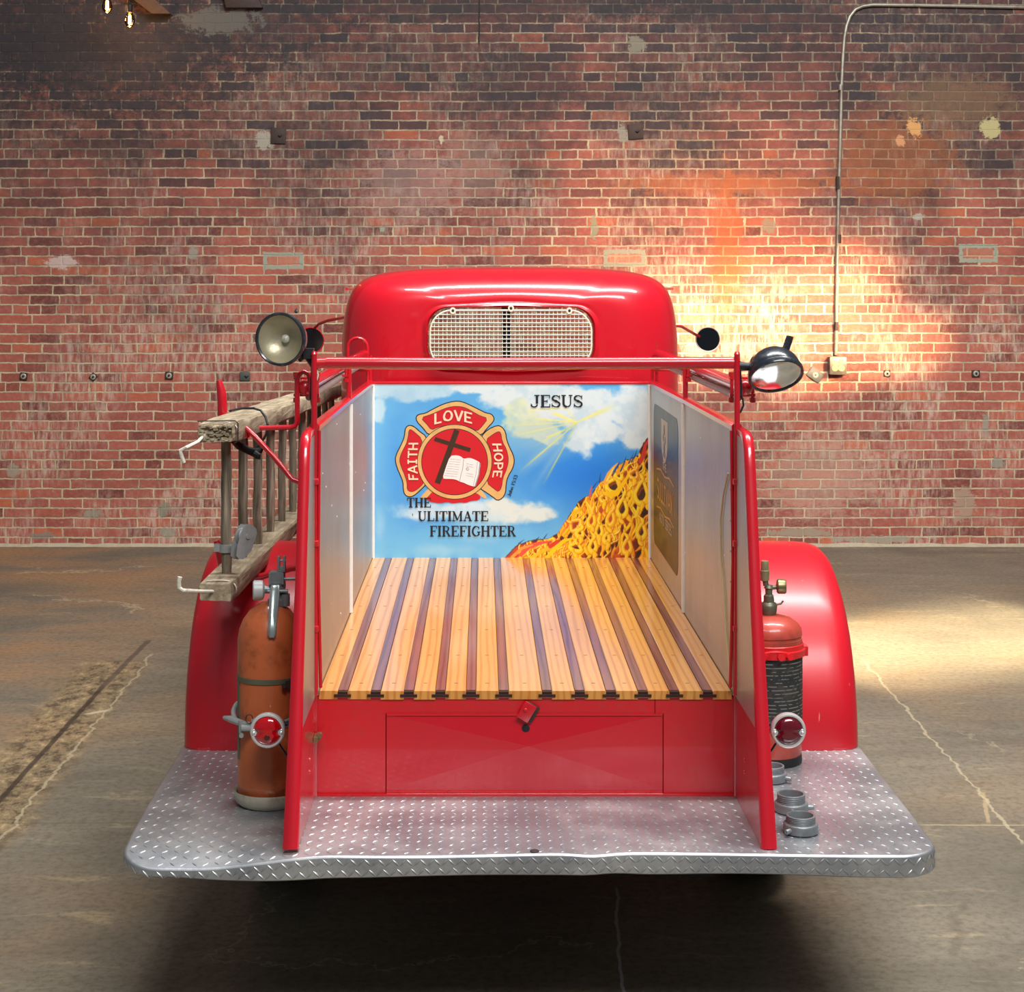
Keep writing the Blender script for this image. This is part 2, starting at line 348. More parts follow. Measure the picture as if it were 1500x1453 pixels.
    # dark crack line, upper middle
    cx_, cz_ = wp(702, 40); dd = n.math('ABSOLUTE', n.math('SUBTRACT', n.math('ADD', X, n.math('MULTIPLY', n.math('SUBTRACT', n.noise(flat, 6, 3), .5), .02)), cx_))
    col = n.mix(n.math('MULTIPLY', n.step(dd, .008, .003), n.step(Z, 3.45, 3.5)), col, C(40,36,36))
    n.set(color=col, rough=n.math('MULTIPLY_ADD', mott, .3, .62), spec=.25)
    h = n.math('ADD', n.math('MULTIPLY', mort, -1), n.math('MULTIPLY', mott, .5)); n.bump(h, .55, .012)
    return n.mat
def floor_mat():
    n = NT('worn_concrete'); t = n.coord(); X, Y = n.sep(t)[0], n.sep(t)[1]
    a = n.noise(n.coord((1,1.6,1)), .9, 8, .62, .4); b = n.noise(n.coord((2.2,7,1)), 1.3, 8, .68, .6); f = n.noise(t, 38, 6, .72); sc = n.noise(t, 260, 3, .7)
    col = n.ramp(a, [(.3, C(98,94,84)), (.48, C(122,116,102)), (.62, C(134,126,110)), (.8, C(160,148,124))])
    col = n.mix(n.math('MULTIPLY', n.step(b, .48, .7), .6), col, C(104,96,80)); col = n.mix(n.math('MULTIPLY', n.step(b, .42, .3), .55), col, C(176,160,128))
    warm = n.step(n.noise(t, .55, 3), .45, .65); col = n.mix(n.math('MULTIPLY', warm, .35), col, C(160,124,84))
    warm2 = n.math('MULTIPLY', n.step(X, -1.2, -2.4), n.step(Y, 6.2, 7.2)); col = n.mix(n.math('MULTIPLY', warm2, n.math('MULTIPLY', n.step(a, .4, .6), .55)), col, C(170,122,78))
    col = n.mix(n.math('MULTIPLY', n.step(f, .42, .7), .6), col, C(84,77,64)); col = n.mix(n.math('MULTIPLY', n.step(sc, .62, .8), .35), col, C(196,184,156))
    v = n.n('ShaderNodeTexVoronoi', feature='DISTANCE_TO_EDGE'); vm = n.noise(t, 2.2, 5, .7, out=1)
    vadd = n.n('ShaderNodeVectorMath', operation='MULTIPLY_ADD'); n.l(vm, vadd.inputs[0]); vadd.inputs[1].default_value = (.9,.9,0); n.l(t, vadd.inputs[2])
    n.l(vadd.outputs[0], v.inputs['Vector']); v.inputs['Scale'].default_value = .34
    ck = n.math('MULTIPLY', n.step(v.outputs['Distance'], .0035, .001), n.step(n.noise(t, .8, 2), .48, .54)); col = n.mix(n.math('MULTIPLY', ck, .5), col, C(186,174,144))
    # straight saw joints
    def line(x0, y0, x1, y1, w, cc, am, wob=.012):
        nonlocal col
        dx, dy = x1-x0, y1-y0; L = math.hypot(dx, dy); dx /= L; dy /= L
        px_ = n.math('SUBTRACT', X, x0); py_ = n.math('SUBTRACT', Y, y0)
        d = n.math('SUBTRACT', n.math('MULTIPLY', px_, dy), n.math('MULTIPLY', py_, dx))
        d = n.math('ABSOLUTE', n.math('ADD', d, n.math('MULTIPLY', n.math('SUBTRACT', n.noise(t, 5, 4, .65), .5), wob)))
        s = n.math('ADD', n.math('MULTIPLY', px_, dx), n.math('MULTIPLY', py_, dy))
        m = n.math('MULTIPLY', n.step(d, w, w*.45), n.math('MULTIPLY', n.step(s, -.03, .03), n.step(s, L+.03, L-.03)))
        col = n.mix(n.math('MULTIPLY', m, am), col, cc); return m
    def g(px, py): Y_ = F*H/(py-V0); return (px-U0)*Y_/F, Y_
    def gl(p, q, w, cc, am, wob=.012): return line(*g(*p), *g(*q), w, cc, am, wob)
    # worn repair strip with a slot, left
    m1 = gl((-70,1255), (172,968), .21, C(150,128,92), .6, .14)
    cn = n.noise(n.coord((1,.6,1)), 15, 8, .8); col = n.mix(n.math('MULTIPLY', m1, n.math('MULTIPLY', n.step(cn, .48, .58), .85)), col, C(74,64,52)); col = n.mix(n.math('MULTIPLY', m1, n.math('MULTIPLY', n.step(cn, .46, .38), .7)), col, C(196,170,126))
    g1 = gl((-40,1215), (152,1004), .016, C(56,48,42), .85, .01); g2 = gl((148,1008), (218,938), .02, C(84,74,64), .8, .01)
    gl((-30,1265), (225,958), .008, C(190,176,146), .6, .11); gl((-200,1205), (240,1206), .005, C(84,80,70), .6, .02)
    gl((126,1046), (160,1040), .02, C(200,188,160), .8, .02)
    gl((0,905), (215,800), .012, C(120,112,96), .35, .01)
    gl((904,1300), (905,1395), .006, C(190,190,190), .9, .035); gl((905,1395), (918,1480), .006, C(190,190,190), .9, .03)
    gl((1262,965), (1500,1235), .007, C(196,184,152), .5, .09); gl((1350,1208), (1600,1209), .006, C(196,180,146), .5, .03); gl((1440,1160), (1450,1205), .01, C(190,170,130), .5, .05)
    gl((1412,1320), (1400,1400), .02, C(92,84,72), .4, .15)
    n.set(color=col, rough=n.math('MULTIPLY_ADD', f, .35, .36), spec=.35); h = n.math('ADD', n.math('ADD', n.math('MULTIPLY', f, .4), sc), n.math('MULTIPLY', n.math('ADD', g1, n.math('MULTIPLY', cn, m1)), -2)); n.bump(h, .22, .006); return n.mat
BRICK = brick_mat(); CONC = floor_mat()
def struct(name, mb, m): return tag(obj(name, mb, m, smooth=0), kind='structure')
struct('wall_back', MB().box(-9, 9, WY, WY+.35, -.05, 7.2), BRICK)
struct('floor', MB().box(-9, 9, -7, WY+.3, -.2, 0), CONC)
# thin debris/mortar fillet at the wall foot
fl = MB(); rr = random.Random(3); pts = []
for i in range(181):
    x = -9+i*.1; h = .014+rr.random()*.012; pts.append([(x, WY-.03-rr.random()*.02, 0.0005), (x, WY-.008, h), (x, WY+.01, h), (x, WY+.01, 0.0005)])
fl.loft([[Vector(p) for p in r] for r in pts], True, True, True)
struct('trim_1', fl, mat('pale_mortar_fillet', C(186,174,150), .85, var=.3, vscale=30, bump=.3))
def wpt(px, py, dy=0): return P(px, py, WY-dy)
# ---- things on the wall --------------------------------------------------------------------------
def anchor(px, py, w, h, rot, pm, ring, label, ringpx=4.2):
    p = wpt(px, py); t = thing('wall_anchor_plate', label, 'anchor plate', (p.x, WY, p.z), 'iron anchor plates bolted to the brick wall', rot=(0, rot, 0))
    t['group'] = 'iron anchor plates bolted to the brick wall'
    obj('plate', MB().box(-w/2, w/2, -.014, .006, -h/2, h/2), pm, t, bev=.003)
    if ring:
        M = TR((0, -.012, 0), (0,-1,0)); r = ringpx*WY/F
        m = MB().lathe([(r, 0), (r, .004), (r*.8, .007), (r*.45, .007), (r*.4, .003)], M, 20); obj('washer', m, ring, t)
        obj('bolt', MB().lathe([(r*.36, 0), (r*.36, .014), (r*.2, .02)], M, 6), pm, t)
    else:
        obj('bolt', MB().tube([(0,-.012,.0), (.012,-.022,-.006), (.024,-.012,.002)], .005, 8), BLACK, t)
    return t
WASH = mat('pale_washer', C(196,190,176), .4, .5, var=.3)
anchor(35, 551, .05, .05, .12, IRON, WASH, 'small square anchor with round washer, leftmost one on the brick wall')
anchor(137, 552, .045, .045, .7, IRON, WASH, 'small anchor turned on its corner, between two square ones left of the ladder', 4)
anchor(248, 550, .055, .05, .05, IRON, WASH, 'small square anchor with round washer just left of the red ladder hook')
anchor(359, 551, .07, .06, 0, mat('grey_green_plate', C(84,88,84), .6, .3, var=.4), None, 'plain dark grey square anchor without washer, left of the round left spotlight')
anchor(1083, 563, .05, .05, 0, IRON, WASH, 'small anchor seen just behind the right post under the red crossbar')
anchor(1194, 549, .105, .075, .62, IRONG, WASH, 'tilted grey diamond anchor with washer beside the outlet box')
anchor(1299, 547, .045, .045, 0, IRON, WASH, 'small square anchor with washer first to the right of the outlet box')
anchor(1429, 547, .055, .045, 0, IRON, WASH, 'small square anchor with washer nearest the right edge of the wall')
anchor(408, 199, .105, .11, .03, IRON, None, 'large rusty square anchor high on the wall above the left spotlight')
anchor(931, 193, .105, .105, -.06, IRON, None, 'large rusty square anchor high on the wall above the cab roof')
# outlet box + conduit
p = wpt(1224, 534); ob = thing('outlet_box', 'surface mounted metal outlet box with four round ivory sockets on the brick wall', 'outlet', (p.x, WY, p.z))
obj('box', MB().box(-.055, .062, -.075, .002, -.066, .055), BOXM, ob, bev=.004)
for i, (dx, dz) in enumerate([(-.022,.022), (.027,.026), (-.02,-.022), (.026,-.022)]):
    M = TR((dx, -.074, dz), (0,-1,0)); s = obj('socket', MB().lathe([(.021, 0), (.021, .006), (.018, .009)], M, 20), PLASTIC, ob)
    sl_ = MB()
    for k in (-1, 1): sl_.box(dx+k*.007-.0015, dx+k*.007+.0015, -.0848, -.0825, dz-.004, dz+.005)
    obj('slot', sl_, BLACK, s)
cp = [(1224,520),(1224.5,495),(1226,400),(1228,300),(1231,200),(1233,120),(1235,80),(1237,55),(1240,38),(1245,24),(1253,14),(1264,9),(1278,7),(1330,7.5),(1420,9),(1520,11),(1700,15),(2300,28)]
cd = thing('conduit', 'thin galvanised conduit bending along the wall above the outlet box', 'conduit', tuple(wpt(1224, 520)), world=True)
obj('pipe', MB().tube([wpt(a, b, .017) for a, b in cp], .0125, 12), CONDUIT, cd)
for px, py, hh in [(1225.3, 478, .03), (1227, 410, .02), (1229, 350, .03), (1227.4, 268, .045), (1231.5, 128, .02)]:
    q = wpt(px, py, .017); obj('coupler', MB().tube([q-Vector((0,0,hh)), q+Vector((0,0,hh))], .0155, 12), IRON if hh > .025 else CONDUIT, cd)
# string lights, upper left
def bulb(px, py, Y, label):
    p = P(px, py, Y); t = thing('hanging_bulb', label, 'light bulb', tuple(p), 'glowing bulbs at the top left')
    obj('glass_bulb', MB().lathe([(.0, -.055), (.018, -.05), (.031, -.032), (.035, -.01), (.03, .015), (.018, .04), (.014, .05)], TR((0,0,0)), 24), BULBG, t)
    fm = MB()
    for k in range(5):
        a = k*2*PI/5; fm.tube([(.006*math.cos(a), .006*math.sin(a), .03), (.011*math.cos(a), .011*math.sin(a), -.028), (.004*math.cos(a+.6), .004*math.sin(a+.6), -.036)], .0013, 5)
    obj('filament', fm, FIL, t)
    obj('socket', MB().lathe([(.017, .045), (.019, .05), (.019, .095), (.01, .105)], TR((0,0,0)), 20), BLACK, t)
    obj('cord', MB().tube([(0,0,.1), (0,0,.6)], .0035, 6), BLACK, t)
    L = bpy.data.lights.new('bulb_light', 'POINT'); L.energy = 2.6; L.color = (1,.55,.22); L.shadow_soft_size = .03
    lo = bpy.data.objects.new('bulb_light', L); COL.objects.link(lo); lo.location = p+Vector((.0,-.0,-.075))
    return t
bulb(157, 7, 11.45, 'glowing filament bulb, higher of the two at the top left edge')
bulb(190, 28, 11.45, 'glowing filament bulb, lower of the two at the top left edge')
br = MB(); a, b2 = P(176, -22, 11.62), P(222, 22, 11.62)
br.tube([a+Vector((0,0,.3)), a, b2], .008, 8)
tag(obj('string_light_bracket', MB().poly([P(150,-60,11.75), P(186,-8,11.75), P(222,20,11.75), P(250,20,11.75), P(196,-30,11.75), P(180,-60,11.75)], (0,.12,0)), mat('dark_timber_bracket', C(74,52,36), .7, var=.4), bev=.004), 'dark wooden bracket on the wall beside the glowing bulbs', 'bracket')
q0, q1 = P(326, -12, WY), P(380, 13, WY)
tag(obj('iron_beam_end', MB().poly([(q0.x,WY-.05,q0.z),(q1.x-.03,WY-.05,q0.z),(q1.x+.03,WY-.05,q1.z),(q0.x+.03,WY-.05,q1.z)], (0,.055,0)), IRON, bev=.006), 'black rectangular iron beam end in the wall at the top edge', 'beam end')

# =========================== LIGHT ===============================================================
def area(name, loc, target, sx, sy, power, color=(1,1,1), spread=None):
    L = bpy.data.lights.new(name, 'AREA'); L.shape = 'RECTANGLE'; L.size = sx; L.size_y = sy; L.energy = power; L.color = color
    if spread is not None: L.spread = math.radians(spread)
    o = bpy.data.objects.new(name, L); COL.objects.link(o); o.location = loc
    d = Vector(target)-Vector(loc); o.rotation_euler = d.to_track_quat('-Z', 'Y').to_euler(); return o
area('skylight', (.9, 5.3, 6.6), (.9, 5.3, 0), 4.5, .7, 260, (1,.985,.96))
area('rear_fill', (1.8, -.7, 6.6), (.5, 4.6, .7), 5.0, 1.6, 520, (1,.985,.96))  # unseen fill added behind the camera to light the truck's rear
area('wall_wash', (1.8, 5.2, 6.6), (1.9, 11.8, .9), 4.5, 1.0, 520, (1,.97,.93))  # unseen wash lamp, aimed low to shape the wall's brightness
# low sun through the windows behind the camera
def sunpatch(px, py, Y, sx, sy, power, spread, color=(1,.72,.4), tgt=None):
    t = tgt or P(px, py, Y); d = Vector((-.36, .84, -.34)).normalized(); loc = Vector(t)-d*13
    area('sun_window', loc, t, sx, sy, power, color, spread)
sunpatch(1118, 456, WY, 1.45, .48, 19, 3)
sunpatch(1240, 520, WY, 1.1, .14, 6, 2.5)
sunpatch(1010, 350, WY, 1.3, 1.2, 9, 6, (1,.58,.28))
g0 = Vector(((1390-U0)*8.7/F, 8.7, 0)); sunpatch(0, 0, 0, 1.9, .42, 40, 1.6, (1,.8,.52), g0)
W = bpy.data.worlds.new('World'); SC.world = W; W.use_nodes = True
bg = W.node_tree.nodes['Background']; bg.inputs[0].default_value = (.84,.92,1,1); bg.inputs[1].default_value = .14

# =========================== CAMERA ==============================================================
cam = bpy.data.cameras.new('camera'); co = bpy.data.objects.new('camera', cam); COL.objects.link(co); SC.camera = co
co.location = (0, 0, H); co.rotation_euler = (PI/2, 0, 0); cam.sensor_fit = 'HORIZONTAL'; cam.sensor_width = 36; cam.lens = F/1500*36
cam.shift_x = (750-U0)/1500; cam.shift_y = -(726.5-V0)/1500; cam.clip_start = .05; cam.clip_end = 100
SC.view_settings.view_transform = 'Standard'; SC.view_settings.look = 'None'; SC.view_settings.gamma = 1; SC.view_settings.exposure = 0.0; SC.view_settings.use_curve_mapping = False
# =========================== FIRE TRUCK ==========================================================
truck = thing('fire_truck', 'vintage red fire truck seen from behind with open slatted hose bed', 'fire truck', (XC, 4.9, 0), world=True)
def X(l): return XC+l
# ---- rear step of tread plate --------------------------------------------------------------------
HW = .957; YF = 3.985; RC = .085
def sm(a, b, v): t = max(0., min(1., (v-a)/(b-a))); return t*t*(3-2*t)
def front(xl):
    d = abs(xl)-(HW-RC)
    y = YF + (RC-math.sqrt(max(0, RC*RC-d*d)) if d > 0 else 0)
    return y + .006*math.sin(xl*7+1) *.5
def half(y): return HW + .012*min(1, (y-YF)/1.0)
def deckz(xl, y):
    k = sm(-.44, -.80, xl); dz = -.038*k*math.exp(-max(0, y-YF)/.10)
    dz += .0035*math.sin(xl*5.1)*math.exp(-max(0, y-YF)/.12) - .006*math.exp(-((xl-.145)/.05)**2)*math.exp(-max(0, y-YF)/.05)
    return ZP + dz
def lip(xl): return .047 - .026*sm(-.5, -.85, xl) + .007*math.exp(-((xl-.17)/.07)**2)*-1 + .003*math.sin(xl*9)
xs = [-HW+RC*(1-math.cos(PI/2*i/8)) for i in range(8)]
m_ = 70; xs += [-(HW-RC)+(2*(HW-RC))*i/m_ for i in range(m_+1)] + [HW-RC*(1-math.cos(PI/2*i/8)) for i in range(7, -1, -1)]
YB = 5.0
dk = MB(); rows = 30; grid = []
for j in range(rows+1):
    t = (j/rows)**1.6; row = []
    for x in xs:
        y0 = front(x); y = y0+(YB-y0)*t; xx = x*half(y)/HW; row.append(Vector((X(xx), y, deckz(xx, y))))
    grid.append(row)
dk.loft(grid, closed=False)
# lip running round the left side, the front and the right side
per = [(grid[j][0], Vector((-1,0,0)), -HW) for j in range(rows, 0, -1)]
for i, x in enumerate(xs):
    a, b = grid[0][max(i-1,0)], grid[0][min(i+1, len(xs)-1)]; t = (b-a).normalized(); nrm = Vector((t.y, -t.x, 0)).normalized()
    if i == 0: nrm = Vector((-1,0,0))
    if i == len(xs)-1: nrm = Vector((1,0,0))
    per.append((grid[0][i], nrm, x))
per += [(grid[j][-1], Vector((1,0,0)), HW) for j in range(1, rows+1)]
cols = []
for p, nrm, x in per:
    L_ = lip(x) if abs(nrm.y) > .1 or True else .04; r = .007
    prof = [(0,0)]+[(r*math.sin(a), -r*(1-math.cos(a))) for a in (PI/8, PI/4, 3*PI/8, PI/2)]+[(r, -L_), (r-.004, -L_-.003), (r-.012, -L_)]
    cols.append([p+nrm*u+Vector((0,0,v)) for u, v in prof])
dk.loft(cols, closed=False)
# underside
dk.loft([[p-Vector((0,0,.018)) for p in r[::4]] for r in grid[::3]], closed=False)
# raised tread lozenges
def loz(c, u, v, n, L=.0098, Wd=.0022, h=.0013):
    p = [c-u*L, c-v*Wd-u*L*.25, c-v*Wd+u*L*.25, c+u*L, c+v*Wd+u*L*.25, c+v*Wd-u*L*.25]
    q = [c-u*L*.55+n*h, c+u*L*.55+n*h]
    dk.add(p+q, [(0,1,6),(1,2,7,6),(2,3,7),(3,4,7),(4,5,6,7),(5,0,6)])
S2 = math.sqrt(.5); pitch = .0262; rr = random.Random(5)
ny = int((YB-YF)/pitch*1.0)
for j in range(ny):
    for i in range(-38, 39):
        xl = (i+.5*(j % 2)*0)*pitch; y = YF+.014+j*pitch
        if abs(xl) > half(y)-.012 or y < front(max(-HW, min(HW, xl)))+.01: continue
        if y > 4.90: continue
        s = 1 if (i+j) % 2 else -1
        c = Vector((X(xl), y, deckz(xl, y)+.0002)); e = .003
        tx = Vector((1, 0, (deckz(xl+e, y)-deckz(xl-e, y))/(2*e))).normalized(); ty = Vector((0, 1, (deckz(xl, y+e)-deckz(xl, y-e))/(2*e))).normalized(); n = tx.cross(ty).normalized()
        loz(c, (tx*S2+ty*s*S2), (tx*-s*S2+ty*S2), n)
for k in range(2):
    acc = .006*k; last = None; cnt = 0
    for p, nrm, x in per:
        if last is not None:
            lp_, ln_, lx_ = last; d = (p-lp_).length; t = pitch*.62-acc
            while t < d:
                f = t/d; q = lp_.lerp(p, f); nn_ = ln_.lerp(nrm, f).normalized(); xx_ = lx_+(x-lx_)*f; cnt += 1; s = 1 if (cnt+k) % 2 else -1
                Lx = lip(xx_); zz = -.015-k*(Lx-.024)
                if not (Lx < .034 and k == 1):
                    tn = Vector((0,0,1)).cross(nn_); cc_ = q+nn_*.0074+Vector((0,0,zz)); loz(cc_, tn*S2+Vector((0,0,1))*s*S2, tn*-s*S2+Vector((0,0,1))*S2, nn_, .0115, .0028, .0015)
                t += pitch*.62
            acc = d-(t-pitch*.62)
        last = (p, nrm, x)
step = obj('rear_step', dk, TREAD, truck, smooth=30, fixn=False)
step['label'] = 'silver tread plate step with turned down front edge'
bolt = MB().lathe([(.011, 0), (.011, .0015), (.006, .0035)], TR((*P(783,1248,4.0)[:2], deckz(.015, 4.0)+.0004)), 16)
obj('bolt', bolt, IRON, step)

# ---- chassis and body ----------------------------------------------------------------------------
ch = MB().box(X(-.40), X(.40), 4.62, 9.0, .34, .47)
ch.box(X(-.46), X(-.38), 4.2, 9.4, .36, .44).box(X(.38), X(.46), 4.2, 9.4, .36, .44)
ch.lathe([(.07, -.62), (.07, .62)], TR((XC, 5.37, .40), (1,0,0)), 16); ch.lathe([(.02,-.14),(.15,-.1),(.17,0),(.15,.1),(.02,.14)], TR((XC, 5.37, .40), (0,1,0)), 20)
ch.box(X(-.42), X(.42), 4.10, 4.16, .40, .472); ch.box(X(-.95), X(.95), 4.45, 4.5, .42, .472)
obj('chassis', ch, CHASSIS, truck, smooth=30)
def wheel(x, y, side):
    t = MB(); M = TR((x, y, .40), (side,0,0))
    t.lathe([(.23,-.10),(.34,-.115),(.385,-.10),(.40,-.07),(.40,.07),(.385,.10),(.34,.115),(.23,.10)], M, 40, cap=False)
    for k in range(40):
        a = 2*PI*k/40; c = M @ Vector((.401*math.cos(a), .401*math.sin(a), 0)); R = TR(c, M.to_3x3() @ Vector((math.cos(a), math.sin(a), 0)), (1,0,0)); t.box(-.07, .07, -.012, .012, -.002, .004, R)
    w = obj('wheel', t, TYRE, truck)
    obj('rim', MB().lathe([(.235,-.09),(.225,-.02),(.12,.0),(.08,.05),(.0,.05)], M, 32, cap=False), RED, w)
    return w
for sx in (-1, 1): wheel(X(sx*.73), 5.40, sx); wheel(X(sx*.72), 8.9, sx)
# rear panel framing the storage door
dx0, dx1 = -.250+.0, .468; dz0, dz1 = .4915, .7005    # world X of the door, heights
ZR = .7475
rp = MB(); y0, y1 = YR, YR+.03
x0, x1 = X(-.545), X(.545); g = .0025
rp.box(x0, dx0-g, y0, y1, ZP, dz1+g).box(dx1+g, x1, y0, y1, ZP, dz1+g).box(x0, x1, y0, y1, dz1+g, ZR)
body = obj('rear_panel', rp, REDW, truck, smooth=0)
rim = MB().box(x0, x1, y0-.003, y0+.02, ZR-.004, ZR+.0005); rim.box(x0, x1, y0-.010, y0+.002, ZP-.002, ZP+.006)
obj('panel_edge', rim, REDW, truck, bev=.002)
obj('panel_seam', MB().box(P(959.5,0,YR).x-.001, P(959.5,0,YR).x+.001, YR-.0008, YR+.002, dz1+g, ZR-.005), CHASSIS, body)
obj('hose_box', MB().box(X(-.53), X(.53), YR+.04, YM, .50, .70), CHASSIS, truck)
# door with faint pyramid creases
dr = MB(); cx, cz = (dx0+dx1)/2+.01, (dz0+dz1)/2+.005; yo = YR-.002
A = [Vector((dx0, yo, dz0+.012)), Vector((dx1, yo, dz0+.012)), Vector((dx1, yo, dz1)), Vector((dx0, yo, dz1))]
ce = Vector((cx, yo-.010, cz+.02)); back = [a+Vector((0,.02,0)) for a in A]
dr.add(A+[ce]+back, [(0,1,4),(1,2,4),(2,3,4),(3,0,4),(5,8,7,6),(0,5,6,1),(1,6,7,2),(2,7,8,3),(3,8,5,0)])
door = obj('storage_door', dr, RED, truck, smooth=0)
hg = MB().box(dx0, dx1, YR-.0035, YR+.002, dz0+.004, dz0+.012); hg.tube([(dx0, YR-.006, dz0+.003), (dx1, YR-.006, dz0+.003)], .0035, 10)
for k in range(11):
    xk = dx0+.03+k*(dx1-dx0-.06)/10; hg.lathe([(.003,0),(.002,.0018)], TR((xk, YR-.0035, dz0+.009), (0,-1,0)), 10)
obj('hinge', hg, REDW, door, smooth=40)
fr = MB(); fr.box(dx0, dx1, YR-.006, YR, dz1-.002, dz1+.0025)
obj('door_edge', fr, REDW, door)
kp = P(770, 1066, YR); kh = MB().lathe([(.0105,0),(.0105,.0012),(.0095,.0016)], TR((kp.x, YR-.0062, kp.z), (0,-1,0)), 24)
obj('lock_hole', kh, BLACK, door)
for px in (694, 727, 819):
    q = P(px, 1062.5, YR); obj('screw_hole', MB().lathe([(.0036,0),(.0036,.0012)], TR((q.x, YR-.004, q.z), (0,-1,0)), 12), BLACK, door)
# swivelling red latch plate
lp = P(771.5, 1043, YR-.02); R = TR((lp.x, YR-.012, lp.z), (0,-1,0), (math.cos(-.55), 0, math.sin(-.55)))
la = MB().box(-.0165, .0165, -.0235, .0235, .004, .009, R)
latch = obj('latch_plate', la, RED, truck, bev=.0015)
obj('latch_backing', MB().box(-.010, .026, -.02, .024, -.008, .002, R), IRON, latch, bev=.001)
obj('latch_screw', MB().lathe([(.0052,0),(.005,.003),(.003,.005)], TR((lp.x-.003, YR-.021, lp.z+.006), (0,-1,0)), 14), REDW, latch)
# ---- bed floor: boards and dark strips -------------------------------------------------------------
zc = [141,251,361,466,568,677,821,930,1034,1140,1245,1356]
wx = [P(440+z/2.2727, 0, YR).x for z in zc]; hwid = 16/2.2727*YR/F
edges = [X(-HB)+.001]
for w in wx: edges += [w-hwid, w+hwid]
edges.append(X(HB)-.001)
STRIPH = mat('dark_strip_hardware', C(64,40,34), .5, .3, var=.5)
bf = MB(); pid = []; rr = random.Random(2)
for k in range(len(edges)-1):
    a, b = edges[k], edges[k+1]; dark = k % 2; n0 = len(bf.v); bf.mi = 1 if dark else 0
    if dark: bf.box(a+.0006, b-.0006, YR+.012, YM, ZB-.022, ZB-.0012)
    else:
        e = .0022; zt = ZB; sec = [(a+.0006, ZB-.022), (a+.0006, zt-e), (a+.0006+e, zt), (b-.0006-e, zt), (b-.0006, zt-e), (b-.0006, ZB-.022)]
        yr = YR-.006+rr.random()*.003; bf.loft([[Vector((x, y, z)) for x, z in sec] for y in (yr, yr+.003, YM)][0:1]+[[Vector((x, y, z)) for x, z in sec] for y in (yr+.3, YM)], True, True, True)
    pid += [k*1.37]*(len(bf.v)-n0)
bf.mi = 2
for k in range(0, len(edges)-1, 2):
    c = (edges[k]+edges[k+1])/2; n0 = len(bf.v)
    for yy in (4.52, 4.86, 5.22, 5.6, 5.98, 6.36): bf.box(c-.005, c+.005, yy, yy+.0028, ZB-.001, ZB+.0003)
    pid += [0]*(len(bf.v)-n0)
bedf = obj('bed_floor', bf, [MAPLE, WALNUT, IRON], truck, smooth=30, fixn=True)
at = bedf.data.attributes.new('plank', 'FLOAT', 'POINT'); at.data.foreach_set('value', pid)
bedf['label'] = 'varnished pale boards with dark red strips between them'
for w in wx:
    nt_ = MB(); nt_.box(w-.022, w+.022, YR-.0085, YR+.012, ZB-.0155, ZB-.0085); nt_.box(w-hwid, w+hwid, YR-.004, YR+.012, ZB-.0085, ZB-.0025)
    obj('strip_end', nt_, STRIPH, bedf, smooth=0)
obj('dark_gap', MB().box(X(-HB), X(HB), YR+.006, YM, ZB-.03, ZB-.023), CHASSIS, bedf, smooth=0)
# ---- bed sides -----------------------------------------------------------------------------------
ZT0, ZT1 = 1.447, 1.4335
def side(s):
    xi, xo = X(s*HB), X(s*(HB+.018))
    m = MB(); prof = [(YR-.015, .49), (YM+.03, .49), (YM+.03, ZT1), (YR-.015, ZT0)]
    m.poly([(xi+s*.003, y, z) for y, z in prof], (s*.015, 0, 0)); sd = obj('side_panel', m, RED, truck, bev=.001)
    sd['label'] = 'red outer side of the hose bed'
    m = MB().poly([(xi, y, z) for y, z in [(YR-.012, ZB-.01), (YM, ZB-.01), (YM, ZT1-.004), (YR-.012, ZT0-.004)]], (s*.003, 0, 0)); rs = random.Random(4+s); m.mi = 1
    for k in range(12):
        yy = 4.52+rs.random()*2.0; zz = ZB+.05+rs.random()*.6; r = .0022+rs.random()*.002
        if s > 0 and yy > 5.6: continue
        m.lathe([(r,0),(r*.6,.0012)], TR((xi, yy, zz), (-s,0,0)), 8)
    m.mi = 2
    for k in range(9): m.lathe([(.003,0),(.0025,.002)], TR((xi, 4.46, ZB+.04+k*.08), (-s,0,0)), 8)
    ln = obj('side_liner', m, [STEEL, SILV, GREYM], truck, smooth=0)
    ln['label'] = 'brushed steel lining of the hose bed side'
    m = MB(); xr = xi+s*.01
    m.loft([[Vector((xr+a, y, z+b)) for a, b in [(-.014,-.006),(-.014,.006),(-.008,.012),(.008,.012),(.014,.006),(.014,-.006)]] for y, z in [(YR-.02, ZT0), (5.5, (ZT0+ZT1)/2+.002), (YM+.03, ZT1)]], True, True, True)
    obj('top_rail', m, REDW, truck)
    # bright seam strips
    for y, z, w in ((5.49, (ZT0+ZT1)/2, .012), (YM-.008, ZT1, .008)):
        m = MB(); m.loft([[Vector((xi-s*.0*a, y+b, zz))-Vector((s*a,0,0)) for a, b in [(0,-w*.7),(.006,-w*.6),(.009,-w*.3),(.009,w*.3),(.006,w*.6),(0,w*.7)]] for zz in (ZB+.001, z-.006)], False, False, False)
        obj('seam_strip', m, SILV, ln)
    return sd, ln
sdL, lnL = side(-1); sdR, lnR = side(1)
obj('bed_corner', MB().box(X(-HB), X(HB), YM+.02, YM+.05, .5, ZT1+.004), RED, truck)
obj('front_rail', MB().box(X(-HB-.01), X(HB+.01), YM-.006, YM+.05, ZT1-.001, ZT1+.008), REDW, truck, bev=.002)
# steel painted panel frame verticals
for s, px0, px1 in ((-1, 541.5, 546.5), (1, 952, 957)):
    xx = X(s*(HB-.004)); obj('corner_strip', MB().tube([(xx, YM-.010, ZB), (xx, YM-.010, ZT1-.002)], .0055, 10), SILV, truck)
